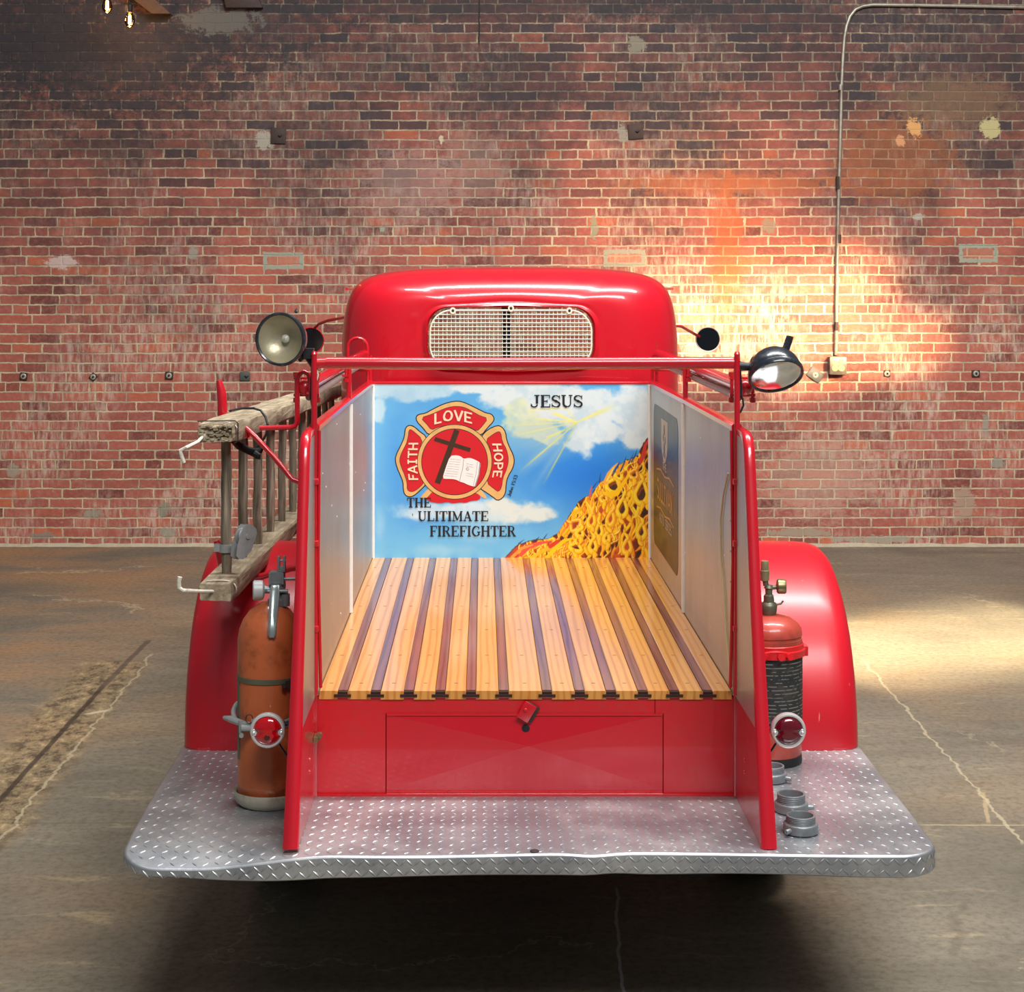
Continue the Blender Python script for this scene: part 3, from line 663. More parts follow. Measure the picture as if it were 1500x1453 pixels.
# sign on the right lining
xs_ = X(HB)-.0012
def sgn(y, z): return Vector((xs_, y, z))
def onwall(px, py):          # point of the right lining seen at a pixel
    Y_ = F*(X(HB))/(px-U0); return Vector((xs_, Y_, H-(py-V0)*Y_/F))
ya, yb = 6.46, 5.66; za, zb_ = 1.37, .845
cr = .05; pts = []
for cy_, cz_, a0 in ((yb+cr, za-cr, PI/2), (ya-cr, za-cr, 0), (ya-cr, zb_+cr, -PI/2), (yb+cr, zb_+cr, -PI)):
    pass
ringp = arc((0,ya-cr,za-cr), cr, 0, PI/2, 6, (0,1,0)) + arc((0,yb+cr,za-cr), cr, PI/2, PI, 6, (0,1,0)) + arc((0,yb+cr,zb_+cr), cr, PI, 1.5*PI, 6, (0,1,0)) + arc((0,ya-cr,zb_+cr), cr, 1.5*PI, 2*PI, 6, (0,1,0))
SIGNM = mat('dark_olive_sign', C(58,58,50), .42, .3, coat=.1, var=.2, vscale=8)
sign = obj('sign_plate', MB().poly([(xs_, p.y, p.z) for p in ringp], (.0011, 0, 0)), SIGNM, truck, smooth=0); sign['label'] = 'dark plate with pale crest and lettering on the right lining'

# ---- stroke lettering ------------------------------------------------------------------------------
def arcp(cx, cy, rx, ry, a0, a1, n=12): return [(cx+rx*math.cos(math.radians(a0+(a1-a0)*i/n)), cy+ry*math.sin(math.radians(a0+(a1-a0)*i/n))) for i in range(n+1)]
T, Wt = .095, .21
def V(x, y0=0, y1=1, w=Wt): return ([(x, y0), (x, y1)], w)
def Hh(y, x0, x1, w=T): return ([(x0, y), (x1, y)], w)
SER = {
 'T': (.84, [V(.42), Hh(.96,.03,.81), Hh(.035,.22,.62), V(.06,.7,.98,.08), V(.78,.7,.98,.08)]),
 'H': (.98, [V(.2), V(.76), Hh(.5,.2,.76)]+[Hh(y,x-.17,x+.17) for y in (.035,.965) for x in (.2,.76)]),
 'E': (.84, [V(.2), Hh(.965,.03,.76), Hh(.5,.2,.55), Hh(.035,.03,.78), V(.73,.74,.98,.07), V(.75,.02,.28,.07), V(.54,.38,.62,.06)]),
 'F': (.78, [V(.2), Hh(.965,.03,.74), Hh(.5,.2,.55), Hh(.035,.03,.4), V(.71,.74,.98,.07), V(.54,.38,.62,.06)]),
 'I': (.46, [V(.22), Hh(.035,.04,.4), Hh(.965,.04,.4)]),
 'L': (.78, [V(.2), Hh(.965,.03,.38), Hh(.035,.03,.72), V(.7,.02,.3,.07)]),
 'U': (.94, [([(.2,.97),(.2,.38)]+arcp(.46,.33,.26,.28,180,270,8), .17), (arcp(.46,.33,.28,.28,270,360,8)+[(.74,.97)], .09), Hh(.965,.03,.38), Hh(.965,.6,.88)]),
 'S': (.76, [(arcp(.38,.73,.26,.22,20,120,8), .09), (arcp(.38,.74,.27,.21,110,215,8)+[(.4,.5)], .14), ([(.3,.56),(.46,.46)], .2), ([(.4,.5)]+arcp(.38,.26,.28,.22,35,-70,8), .14), (arcp(.38,.26,.28,.22,-60,-165,8), .09), V(.66,.66,.98,.06), V(.08,.03,.32,.06)]),
 'J': (.74, [([(.5,.97),(.5,.3)], .18), (arcp(.28,.24,.24,.21,0,-170,12), .11), ([(.06,.22),(.1,.26)], .16), Hh(.965,.3,.7)]),
 'G': (.94, [(arcp(.47,.5,.36,.45,40,110,8), .09), (arcp(.47,.5,.35,.44,100,260,14), .17), (arcp(.47,.5,.36,.45,250,320,8), .09), V(.74,.12,.42,.15), Hh(.42,.56,.9), V(.76,.68,.96,.06)]),
 'M': (1.1, [V(.17,0,1,.08), ([(.17,.96),(.54,.1)], .17), ([(.54,.1),(.9,.96)], .08), V(.9,0,1,.18)]+[Hh(.035,.02,.32), Hh(.035,.74,1.06), Hh(.965,.02,.2), Hh(.965,.86,1.06)]),
 'A': (.94, [([(.46,.98),(.16,.03)], .08), ([(.46,.98),(.76,.03)], .18), Hh(.33,.27,.62), Hh(.035,.02,.32), Hh(.035,.6,.92)]),
 'R': (.92, [V(.2), ([(.2,.955),(.46,.955)]+arcp(.46,.735,.22,.22,90,-90,10)+[(.2,.515)], .09), (arcp(.44,.735,.23,.19,50,-50,8), .15), ([(.46,.5),(.76,.05)], .17), Hh(.035,.03,.38), Hh(.035,.62,.9), Hh(.965,.03,.3)]),
 'V': (.9, [([(.14,.97),(.45,.03)], .17), ([(.45,.03),(.76,.97)], .08), Hh(.965,.0,.3), Hh(.965,.62,.9)]),
 'N': (.98, [V(.2,0,1,.08), ([(.2,.96),(.76,.04)], .18), V(.76,0,1,.08), Hh(.035,.04,.36), Hh(.965,.02,.28), Hh(.965,.6,.92)]),
}
w_ = .15
SAN = {
 'L': (.62, [V(.12,0,1,w_), Hh(.07,.12,.56,w_)]), 'O': (.8, [(arcp(.4,.5,.28,.43,0,360,22), w_)]), 'V': (.72, [([(.08,1),(.36,0)], w_), ([(.36,0),(.64,1)], w_)]),
 'E': (.66, [V(.12,0,1,w_), Hh(.93,.12,.6,w_), Hh(.5,.12,.5,w_), Hh(.07,.12,.6,w_)]), 'F': (.62, [V(.12,0,1,w_), Hh(.93,.12,.58,w_), Hh(.52,.12,.48,w_)]),
 'A': (.78, [([(.06,0),(.38,1)], w_), ([(.38,1),(.7,0)], w_), Hh(.32,.18,.58,w_)]), 'I': (.6, [V(.3,0,1,w_), Hh(.93,.1,.5,w_), Hh(.07,.1,.5,w_)]),
 'T': (.72, [V(.36,0,1,w_), Hh(.93,.04,.68,w_)]), 'H': (.76, [V(.12,0,1,w_), V(.62,0,1,w_), Hh(.5,.12,.62,w_)]),
 'P': (.68, [V(.12,0,1,w_), ([(.12,.93),(.36,.93)]+arcp(.36,.7,.2,.23,90,-90,8)+[(.12,.47)], w_)]),
 'J': (.6, [([(.42,1),(.42,.2)]+arcp(.25,.2,.17,.17,0,-150,6), w_)]), 'h': (.5, [V(.1,0,1,w_), (arcp(.25,.4,.15,.15,150,0,6)+[(.4,0)], w_)]), 'n': (.5, [V(.1,0,.6,w_), (arcp(.25,.4,.15,.15,150,0,6)+[(.4,0)], w_)]),
 'o': (.5, [(arcp(.25,.3,.18,.28,0,360,12), w_)]), '1': (.34, [V(.17,0,1,w_)]), '5': (.6, [([(.5,.95),(.15,.95),(.12,.55)]+arcp(.28,.3,.2,.28,100,-120,8), w_)]), '3': (.6, [(arcp(.25,.75,.2,.2,140,-80,8)+arcp(.25,.27,.24,.25,80,-150,8), w_)]),
 ':': (.3, [V(.14,.1,.25,w_), V(.14,.6,.75,w_)]), ' ': (.4, []), 'S': (.66, [([(.56,.85)]+arcp(.33,.74,.23,.2,60,230,8)+arcp(.33,.26,.24,.22,60,-120,8)+[(.08,.16)], w_)]),
 'U': (.74, [([(.12,1),(.12,.3)]+arcp(.36,.28,.24,.24,180,360,8)+[(.6,1)], w_)]), 'N': (.78, [V(.12,0,1,w_), V(.64,0,1,w_), ([(.12,1),(.64,0)], w_)]),
 'R': (.7, [V(.12,0,1,w_), ([(.12,.93),(.36,.93)]+arcp(.36,.7,.2,.23,90,-90,8)+[(.12,.47)], w_), ([(.34,.47),(.6,0)], w_)]),
}
SER[' '] = (.4, []); SER["'"] = (.25, [V(.1,.78,1,.09)])
def ribbon(mb, pts, w, f):
    """flat ribbon in 2D mapped by f(x,y)->Vector; w width or list"""
    n = len(pts); L_, R_ = [], []
    for i in range(n):
        a, b = pts[max(i-1,0)], pts[min(i+1,n-1)]; dx, dy = b[0]-a[0], b[1]-a[1]; l = math.hypot(dx, dy) or 1
        ww = (w[i] if isinstance(w, (list, tuple)) else w)/2; nx, ny = -dy/l*ww, dx/l*ww
        L_.append(f(pts[i][0]+nx, pts[i][1]+ny)); R_.append(f(pts[i][0]-nx, pts[i][1]-ny))
    mb.add(L_+R_, [(i, i+1, n+i+1, n+i) for i in range(n-1)])
def word(text, font, f, x0, y0, width, height, bend=None, nrm=(0,-1,0)):
    """write text between x0..x0+width, baseline y0 in the 2D frame of f; bend(x,y)->(x,y)"""
    tot = sum(font[c][0] for c in text); sx = width/tot; mb = MB(); x = x0; kk = 0
    for c in text:
        adv, st = font[c]
        def g2(u, v): 
            p = (x+u*sx, y0+v*height)
            if bend: p = bend(*p)
            return f(*p)
        k = sx/height
        for pts, w in st:
            # ribbon widths are kept in letter units
            q0 = len(mb.v); ribbon(mb, pts, w, g2); kk = (kk+1) % 9
            for q in range(q0, len(mb.v)): mb.v[q] = tuple(mb.v[q][t]+nrm[t]*7e-5*kk for t in range(3))
        x += adv*sx
    return mb
# ---- the painted panel ------------------------------------------------------------------------------
MX0, MX1, MY0, MY1 = 544.0, 955.0, 562.0, 819.0      # extent of the panel, in units of 1/376 m
KM = YM/F
def mpt(x, y, e=0.0): return Vector(((x-U0)*KM, YM-.004-e, H-(y-V0)*KM))
NX, NY = 760, 476
rng = np.random.RandomState(11)
gx = np.linspace(MX0, MX1, NX)[None, :].repeat(NY, 0); gy = np.linspace(MY0, MY1, NY)[:, None].repeat(NX, 1)
def vnoise(sx, sy, seed):
    r = np.random.RandomState(seed); w, h = int(420/sx)+4, int(270/sy)+4; g = r.rand(h, w)
    u = (gx-MX0)/sx; v = (gy-MY0)/sy; iu = u.astype(int); iv = v.astype(int); fu = u-iu; fv = v-iv
    fu = fu*fu*(3-2*fu); fv = fv*fv*(3-2*fv)
    return (g[iv,iu]*(1-fu)+g[iv,iu+1]*fu)*(1-fv)+(g[iv+1,iu]*(1-fu)+g[iv+1,iu+1]*fu)*fv
def fbm(s, seed, o=5, asp=1.0):
    t = 0; a = 1; tot = 0
    for k in range(o): t = t+a*vnoise(s*asp/2**k, s/2**k, seed+k); tot += a; a *= .55
    return t/tot
def sst(a, b, v): t = np.clip((v-a)/(b-a), 0, 1); return t*t*(3-2*t)
img = np.zeros((NY, NX, 3))
def colr(c): return np.array(c, float)/255
def blend(mask, c): 
    global img
    img = img*(1-mask[..., None])+mask[..., None]*(colr(c) if not isinstance(c, np.ndarray) else c)
u = (gx-MX0)/(MX1-MX0); v = (gy-MY0)/(MY1-MY0)
img[:] = colr((92,172,230))
blend(sst(.0, 1., 1-np.hypot((u-.78)/.5, (v-.52)/.36)), (30,124,220))
blend(sst(.0, 1., 1-np.hypot((u-.12)/.22, (v-.5)/.5))*.7, (66,150,226))
blend(sst(.0, 1., 1-np.hypot((u-.45)/.3, (v-.12)/.3))*.6, (74,162,226))
blend(sst(.7, 1.05, v)*.8, (112,192,232))
blend(sst(.10, .0, u)*.45, (130,196,228))
blend(sst(.4, .75, fbm(60, 3))*.35, (110,186,230)); blend(sst(.5, .8, fbm(34, 9, 5, 1.8))*.28, (60,140,216))
def cloud(blobs, seed, c=(226,236,234), amt=1, scale=34, soft=.34, amp=1.1):
    f = np.full((NY, NX), -9.)
    for x, y, rx, ry in blobs: f = np.maximum(f, 1-np.hypot((gx-x)/rx, (gy-y)/ry))
    n = fbm(scale, seed, 6); m = sst(0, soft, f*1.0+(n-.5)*amp)
    sh = fbm(scale*.6, seed+20, 5); c2 = colr(c)*(1-.30*sst(.45,.7,sh)[..., None])+colr((150,190,214))*(.30*sst(.45,.7,sh)[..., None])
    global img
    m = (m*amt)[..., None]; img = img*(1-m)+c2*m
cloud([(560,566,50,22),(600,572,44,24),(640,566,40,18),(555,600,16,24)], 31, (206,228,234), .75)
cloud([(700,566,60,14),(745,580,50,30),(780,600,40,26),(820,590,70,38),(870,600,70,40),(925,600,60,54),(850,648,26,26),(884,630,50,26),(940,640,40,26)], 41, (218,230,232), .95, 30)
cloud([(770,618,34,28),(798,636,26,18),(758,600,26,18)], 47, (216,226,188), .8, 22)
cloud([(650,748,80,18),(610,752,36,14),(690,742,50,14)], 53, (226,238,242), .8, 26, .7)
cloud([(750,750,58,20),(790,754,36,13),(735,742,30,16)], 59, (222,230,222), .9, 26, .5)
cloud([(556,770,12,44),(640,806,70,14),(700,770,60,30)], 61, (170,214,236), .5, 40, .9)
# light rays from the opening in the clouds
def seg(p0, p1, w0, w1, c, amt, pw=1.5):
    d = np.array(p1)-np.array(p0); L_ = np.hypot(*d); d = d/L_
    s = (gx-p0[0])*d[0]+(gy-p0[1])*d[1]; q = np.abs(-(gx-p0[0])*d[1]+(gy-p0[1])*d[0]); t = np.clip(s/L_, 0, 1)
    w = w0+(w1-w0)*t; m = np.clip(1-q/np.maximum(w, .2), 0, 1)**pw*(s > 0)*sst(1.02, .55, s/L_); blend(m*amt, c)
src = (846, 618)
blend(np.clip(1-np.hypot((gx-790)/70, (gy-640)/46), 0, 1)*.5, (190,206,200))
for p1, w0, w1, c, amt in [((748,706),2,22,(150,190,214),.6),((772,728),2,20,(150,190,214),.5),((733,640),2,16,(186,206,190),.6),((735,620),2,9,(212,220,170),.6),((757,694),1.2,3.2,(222,220,110),.95),((792,716),1.2,3.4,(206,210,120),.8),((742,640),1,2.5,(226,224,130),.8),((768,612),1,2.8,(240,232,110),.9),((780,655),1,2,(230,224,110),.8),((732,624),.8,1.6,(226,226,140),.7),((905,592),2,9,(226,222,120),.75),((884,600),1,4,(244,236,120),.7),((800,600),1.5,6,(240,234,120),.7)]:
    seg(src, p1, w0, w1, c, amt)
for p in [((775,600),(835,598)),((800,640),(840,626)),((826,594),(846,618)),((812,606),(850,622))]: seg(p[0], p[1], 1.6, 1.6, (242,232,92), .8)
# mountain of fire
B = [(736,820),(745,812),(755,801),(769,794),(788,790),(803,790),(819,779),(828,763),(835,754),(847,735),(858,727),(866,725),(872,716),(879,707),(887,703),(901,688),(916,674),(934,669),(938,658),(942,649),(951,640),(960,636)]
bx = np.array([p[0] for p in B]); by = np.array([p[1] for p in B])
edge = np.interp(gx, bx, by)+(fbm(9, 71, 3)-.5)*5
fire = sst(-1.0, .8, gy-edge)
basec = colr((120,44,22))*np.ones((NY,NX,3)); fn = fbm(20, 77, 5)[..., None]
basec = basec*(1-sst(.5,.7,fn))+colr((206,92,28))*sst(.5,.7,fn); basec = basec*(1-sst(.47,.36,fn))+colr((52,30,22))*sst(.47,.36,fn)
rgt = sst(925,948,gx)[..., None]; basec = basec*(1-.75*rgt)+colr((48,30,28))*.75*rgt
lft = (sst(800,760,gx)*.8)[..., None]; basec = basec*(1-lft)+colr((206,70,48))*lft
blend(fire, basec); img0 = img.copy()
blend(sst(1.6,.2,np.abs(gy-edge))*.75*(gx > 742), (50,40,44))
def stroke(pts, w, c, amt=1.0, clip=True, soft=.7):
    """tapered stroke; rasterised segment by segment inside its own box"""
    global img
    kx = (NX-1)/(MX1-MX0); ky = (NY-1)/(MY1-MY0)
    xs0 = min(p[0] for p in pts)-8; xs1 = max(p[0] for p in pts)+8; ys0 = min(p[1] for p in pts)-8; ys1 = max(p[1] for p in pts)+8
    i0, i1 = max(0, int((xs0-MX0)*kx)), min(NX, int((xs1-MX0)*kx)+1); j0, j1 = max(0, int((ys0-MY0)*ky)), min(NY, int((ys1-MY0)*ky)+1)
    if i0 >= i1 or j0 >= j1: return
    X_, Y_ = gx[j0:j1, i0:i1], gy[j0:j1, i0:i1]; m = np.zeros(X_.shape)
    for k in range(len(pts)-1):
        (ax, ay), (bx_, by_) = pts[k], pts[k+1]; dx, dy = bx_-ax, by_-ay; L2 = dx*dx+dy*dy+1e-9
        t = np.clip(((X_-ax)*dx+(Y_-ay)*dy)/L2, 0, 1); q = np.hypot(X_-ax-t*dx, Y_-ay-t*dy); ww = w[k]+(w[k+1]-w[k])*t
        m = np.maximum(m, np.clip((ww-q)/soft+.5, 0, 1))
    if clip: m = m*fire[j0:j1, i0:i1]
    m = (m*amt)[..., None]; img[j0:j1, i0:i1] = img[j0:j1, i0:i1]*(1-m)+colr(c)*m
def tongue(x, y, L_, ang, w, c, hl, seed, clip=True):
    r = random.Random(seed); pts = []; ws = []; a = ang; n = 14; curl = r.uniform(-1, 1); ph = r.random()*6
    for i in range(n+1):
        t = i/n; pts.append((x, y)); ws.append(w*(math.sin(PI*min(1, t*1.25+.12))**.8 if t < .7 else (1-t)/.3*.75+.0)*(.85+.15*math.sin(ph+t*9)))
        a = ang+.55*math.sin(ph+t*5.2)+curl*.3*t; x += math.cos(a)*L_/n; y -= math.sin(a)*L_/n
    stroke([(p[0]+.8, p[1]+.9) for p in pts], [q*1.12+.5 for q in ws], (200,100,22), .5, clip)
    stroke(pts, ws, c, 1, clip); stroke([(p[0]-w*.18, p[1]) for p in pts], [q*.42 for q in ws], hl, .9, clip)
CY = [(250,186,18),(255,206,14),(246,162,22),(238,134,26),(252,220,60),(228,96,30)]
rf = random.Random(21)
def broad(x, y, L_, ang, w, c, hl, seed, sh=.35):
    r = random.Random(seed); pts = []; ws = []; n = 16; ph = r.random()*6; am = r.uniform(.35,.75)
    for i in range(n+1):
        t = i/n; pts.append((x, y)); ws.append(w*(min(1, t*5+.3))*(1-t)**.7*(.8+.3*math.sin(ph+t*8))+.15); a = ang+am*math.sin(ph+t*5.5)
        x += math.cos(a)*L_/n; y -= math.sin(a)*L_/n
    stroke([(p[0]+.7, p[1]+.6) for p in pts], [q+.5 for q in ws], (206,110,24), sh); stroke(pts, ws, c, 1)
    stroke([(p[0]-w*.2, p[1]) for p in pts], [q*.4 for q in ws], hl, .8)
for k in range(190):
    x = rf.uniform(752, 953); e = float(np.interp(x, bx, by)); y = e+rf.uniform(10, max(14, 830-e)); deep = min(1, (y-e)/50)
    if x > 936 and y < 712 and rf.random() < .85: continue
    ang = math.radians(rf.uniform(60, 96) if x > 815 else rf.uniform(20, 60)); L_ = min(rf.uniform(30, 80), (y-e)*1.05+6)
    broad(x, y, L_, ang, rf.uniform(2.2, 4.6), CY[min(5, int(rf.random()*(4.6 if deep > .3 else 6)))], (255,220,50) if rf.random() < .75 else (250,186,40), 300+k)
for k in range(30):
    x = rf.uniform(775, 950); e = float(np.interp(x, bx, by)); y = e+rf.uniform(12, max(13, 812-e)); r_ = rf.uniform(1.2, 3.4); ln_ = rf.uniform(3, 9); a = math.radians(rf.uniform(55, 100)); n = 8
    cc = rf.choice([(84,36,22),(58,34,26),(176,64,32),(196,78,44),(120,44,26)])
    stroke([(x+math.cos(a)*ln_*(t/n*2-1), y-math.sin(a)*ln_*(t/n*2-1)) for t in range(n+1)], [r_*math.sin(PI*(t+.3)/(n+.6))**.8*(1.25-.7*t/n) for t in range(n+1)], cc, .95)
for k in range(70):
    x = rf.uniform(760, 953); e = float(np.interp(x, bx, by)); y = e+rf.uniform(8, max(10, 824-e)); tongue(x, y, rf.uniform(12, 34), math.radians(rf.uniform(50, 100)), rf.uniform(.6, 1.5), (255,214,40), (255,236,120), 700+k)
def tear(cx, cy, rx, ry, tilt, seed, col=(254,206,14), inside=(70,48,34)):
    r = random.Random(seed); pts = []; inn = []
    for i in range(41):
        a = 2*PI*i/40; px_ = math.cos(a)*rx*(1-.42*max(0, math.sin(a))); py_ = -math.sin(a)*ry*(1+.35*max(0, math.sin(a)))
        pts.append((cx+px_*math.cos(tilt)-py_*math.sin(tilt), cy+px_*math.sin(tilt)+py_*math.cos(tilt)))
    for s in (.15,.4,.65,.85): stroke([(cx+(p[0]-cx)*s, cy+(p[1]-cy)*s) for p in pts], [min(rx,ry)*.3]*41, inside, 1)
    stroke([(cx+(p[0]-cx)*.5+1, cy+(p[1]-cy)*.5+1) for p in pts[8:22]], [min(rx,ry)*.14]*14, (170,70,40), .8)
    ws = [2.3+1.3*(-math.sin(2*PI*i/40) if math.sin(2*PI*i/40) < 0 else 0) for i in range(41)]
    stroke([(p[0]+.6, p[1]+.9) for p in pts], [q+.8 for q in ws], (206,116,22), .6); stroke(pts, ws, col, 1); stroke([(p[0]-.5, p[1]-.5) for p in pts], [q*.35 for q in ws], (255,232,90), .9)
    top = pts[10]; tongue(top[0], top[1]+1, ry*2.1, PI/2-tilt*.6+.25, 2.6, col, (255,232,90), seed); bot = pts[30]; tongue(bot[0]+2, bot[1]+10, 16, 1.8, 3.4, (252,192,20), (255,220,60), seed+1)
for q in [(898,712,10,9,.5,1),(939,723,9,14,.1,2),(911,745,7,11,.1,3),(843,769,10,6,-.9,4,(246,170,40),(150,60,36)),(906,697,5,5,.5,5),(939,779,6,9,.1,6),(843,802,9,5,.3,7),(918,801,6,9,.1,8,(250,190,20),(200,84,40)),(877,778,5,9,.1,9),(866,763,5,9,.2,10,(250,190,20),(190,70,40)),(928,695,6,6,.4,11,(230,140,40)),(849,781,5,5,.3,12),(888,788,4,6,.2,13),(894,760,5,9,.2,14,(250,180,20),(200,80,44)),(884,730,5,5,.3,15,(240,170,30)),(805,796,9,5,-.9,16,(248,176,40),(190,70,40)),(868,800,5,8,.1,17)]: tear(*q)
stroke([(884,722),(893,724),(903,722),(910,712),(918,700),(924,686)], [2,4,4.4,3,2,.8], (254,200,18)); stroke([(887,706),(892,694),(899,684),(905,678)], [3.6,3,1.8,.4], (246,176,70), 1, False); stroke([(889,704),(894,694),(899,685)], [1.2,1,.6], (254,222,90), 1, False)
stroke([(905,692),(914,680),(926,674),(936,670)], [3,3,2.4,1], (246,164,30), 1, False); stroke([(947,735),(952,715),(948,697),(946,690)], [2.6,2.4,1.6,.6], (250,206,30))
stroke([(938,676),(943,664),(945,652),(950,644)], [3,3.4,2.2,1.4], (206,60,48), 1); stroke([(864,727),(865,718),(867,711)], [1.6,1.2,.4], (220,90,80), 1, False)
stroke([(763,812),(775,800),(792,795),(804,793)], [3,3.5,2.4,1], (232,84,66)); stroke([(750,816),(764,803),(780,798)], [2.2,2.2,1], (240,150,60)); stroke([(776,818),(796,806),(812,796)], [2.6,2.8,1.4], (248,186,30)); stroke([(806,800),(816,794),(820,792)], [3,3.4,2], (214,60,40)); stroke([(800,818),(812,804),(826,792),(840,788)], [2.6,3.2,2.6,1], (254,206,20))
for p in [[(897,696),(905,682),(908,676)],[(909,690),(915,676),(917,668)],[(925,676),(930,668),(933,659)],[(921,678),(928,664)],[(869,714),(876,704)],[(797,788),(802,781)],[(786,790),(790,786)],[(760,796),(768,790)],[(878,706),(880,692)]]: stroke(p, [1.1]*(len(p)-1)+[.2], (34,64,120), .85, False, .5)
# mesh carrying the painting
lin = np.where(img <= .04045, img/12.92, ((img+.055)/1.055)**2.4)
vx = (gx-U0)*KM; vz = H-(gy-V0)*KM
co_ = np.stack([vx, np.full_like(vx, YM-.004), vz], -1).reshape(-1, 3)
ii = np.arange(NY*NX).reshape(NY, NX); quads = np.stack([ii[:-1,:-1], ii[1:,:-1], ii[1:,1:], ii[:-1,1:]], -1).reshape(-1, 4)
me = bpy.data.meshes.new('painted_panel'); nv, nf = NX*NY, len(quads)
me.vertices.add(nv); me.vertices.foreach_set('co', co_.ravel().astype(np.float32)); me.loops.add(nf*4); me.loops.foreach_set('vertex_index', quads.ravel().astype(np.int32))
me.polygons.add(nf); me.polygons.foreach_set('loop_start', np.arange(0, nf*4, 4, dtype=np.int32)); me.update(calc_edges=True)
ca = me.color_attributes.new('paint', 'FLOAT_COLOR', 'POINT'); ca.data.foreach_set('color', np.concatenate([lin.reshape(-1,3), np.ones((nv,1))], 1).ravel().astype(np.float32))
n = NT('mural_paint'); at_ = n.n('ShaderNodeAttribute', attribute_name='paint', attribute_type='GEOMETRY'); bn = n.noise(n.coord(), 90, 4)
n.set(color=at_.outputs['Color'], rough=.42, coat=.25, coatr=.2); n.bump(bn, .05, .002); me.materials.append(n.mat)
mural = bpy.data.objects.new('painted_panel', me); COL.objects.link(mural); par(mural, truck)
mural['label'] = 'front board of the bed painted with blue sky, clouds and flames'
obj('panel_board', MB().box(X(-HB)+.001, X(HB)-.001, YM-.003, YM+.012, ZB, ZT1), SILV, mural, smooth=0)
# ---- emblem ------------------------------------------------------------------------------------------
def ez(x, y, e): return mpt(570+x/7.5, 580+y/7.5, e)
def smoothpoly(pts, it=2):
    for _ in range(it):
        o = []
        for i in range(len(pts)):
            a, b = pts[i], pts[(i+1)%len(pts)]; o += [(a[0]*.75+b[0]*.25, a[1]*.75+b[1]*.25), (a[0]*.25+b[0]*.75, a[1]*.25+b[1]*.75)]
        pts = o
    return pts
def flatpoly(mb, pts, e, it=1): mb.poly([ez(x, y, e) for x, y in smoothpoly(pts, it)])
topG = [(300,230),(330,205),(400,195),(480,150),(600,90),(720,60),(800,65),(900,110),(1000,160),(1060,190),(1120,200),(1150,240),(1140,280),(1080,340),(1010,430),(720,500),(430,420),(380,350),(310,280)]
topR = [(350,240),(460,205),(560,160),(650,125),(740,112),(830,125),(930,180),(1000,220),(1085,245),(1020,330),(965,385),(900,345),(800,315),(710,308),(600,325),(520,345),(465,370),(420,310)]
lfG = [(235,325),(280,345),(340,400),(400,440),(520,700),(420,950),(380,990),(330,1040),(270,1090),(220,1105),(175,1080),(160,1020),(160,950),(130,870),(90,780),(72,700),(85,640),(120,570),(150,510),(175,440),(180,370),(200,335)]
lfR = [(220,370),(250,372),(370,480),(335,560),(318,680),(330,800),(390,945),(300,1030),(245,1052),(200,1030),(200,950),(180,880),(130,760),(116,700),(140,620),(190,530),(215,440)]
rtG = [(1190,325),(1240,345),(1275,400),(1285,480),(1320,570),(1360,650),(1372,720),(1350,800),(1300,880),(1280,960),(1275,1060),(1240,1120),(1190,1142),(1150,1110),(1080,1060),(1000,1010),(900,700),(1020,440),(1090,370)]
rtR = [(1195,390),(1225,400),(1240,500),(1290,590),(1312,700),(1290,800),(1245,900),(1235,1000),(1200,1050),(1160,1020),(1070,950),(1115,850),(1130,700),(1110,560),(1064,480),(1130,430)]
btG = [(440,1005),(370,1080),(335,1125),(400,1128),(470,1090),(720,1100),(960,1060),(1040,1125),(1085,1122),(1000,1010),(720,900)]
btR = [(480,1045),(435,1095),(400,1130),(460,1165),(560,1178),(640,1162),(700,1180),(780,1168),(840,1175),(900,1150),(980,1145),(1012,1110),(960,1060),(720,1000)]
def circ(cx, cy, r, n=64): return [(cx+r*math.cos(2*PI*i/n), cy+r*math.sin(2*PI*i/n)) for i in range(n)]
EC = (720, 722)
outl = MB(); gold = MB(); red = MB()
for g_ in (topG, lfG, rtG):
    sp = smoothpoly(g_, 1); ribbon(outl, sp+[sp[0], sp[1]], 22, lambda x, y: ez(x, y, .0003)); flatpoly(gold, g_, .0006)
flatpoly(gold, btG, .0006); 
for r_ in (topR, lfR, rtR): flatpoly(red, r_, .0012); 
flatpoly(red, btR, .0010)
for r_ in (topR, lfR, rtR):
    sp = smoothpoly(r_, 1); ribbon(outl, sp+[sp[0], sp[1]], 10, lambda x, y: ez(x, y, .0009))
outl.poly([ez(x, y, .0014) for x, y in circ(*EC, 412)]); gold.poly([ez(x, y, .0017) for x, y in circ(*EC, 406)]); outl.poly([ez(x, y, .0019) for x, y in circ(*EC, 366)]); red.poly([ez(x, y, .0021) for x, y in circ(*EC, 359)])
emb = obj('emblem', gold, GOLDP, mural, smooth=0, fixn=False)
def sub(name, mb, m): return obj(name, mb, m, mural, smooth=0, fixn=False)
sub('emblem_outline', outl, INK); sub('emblem_field', red, REDP)
cm = MB(); 
def bar2(mb, x0, y0, x1, y1, w, e): ribbon(mb, [(x0,y0),(x1,y1)], w, lambda x, y: ez(x, y, e))
bar2(cm, 745, 372, 530, 958, 62, .0025); bar2(cm, 500, 470, 892, 592, 44, .0027); sub('painted_cross', cm, BROWNP)
bk = MB(); flatpoly(bk, [(670,655),(740,648),(790,662),(820,690),(880,675),(940,695),(1010,735),(985,860),(950,995),(900,985),(860,970),(820,950),(780,940),(740,918),(700,910),(640,908),(585,905),(620,790)], .0029, 1); sub('painted_book', bk, PAPER)
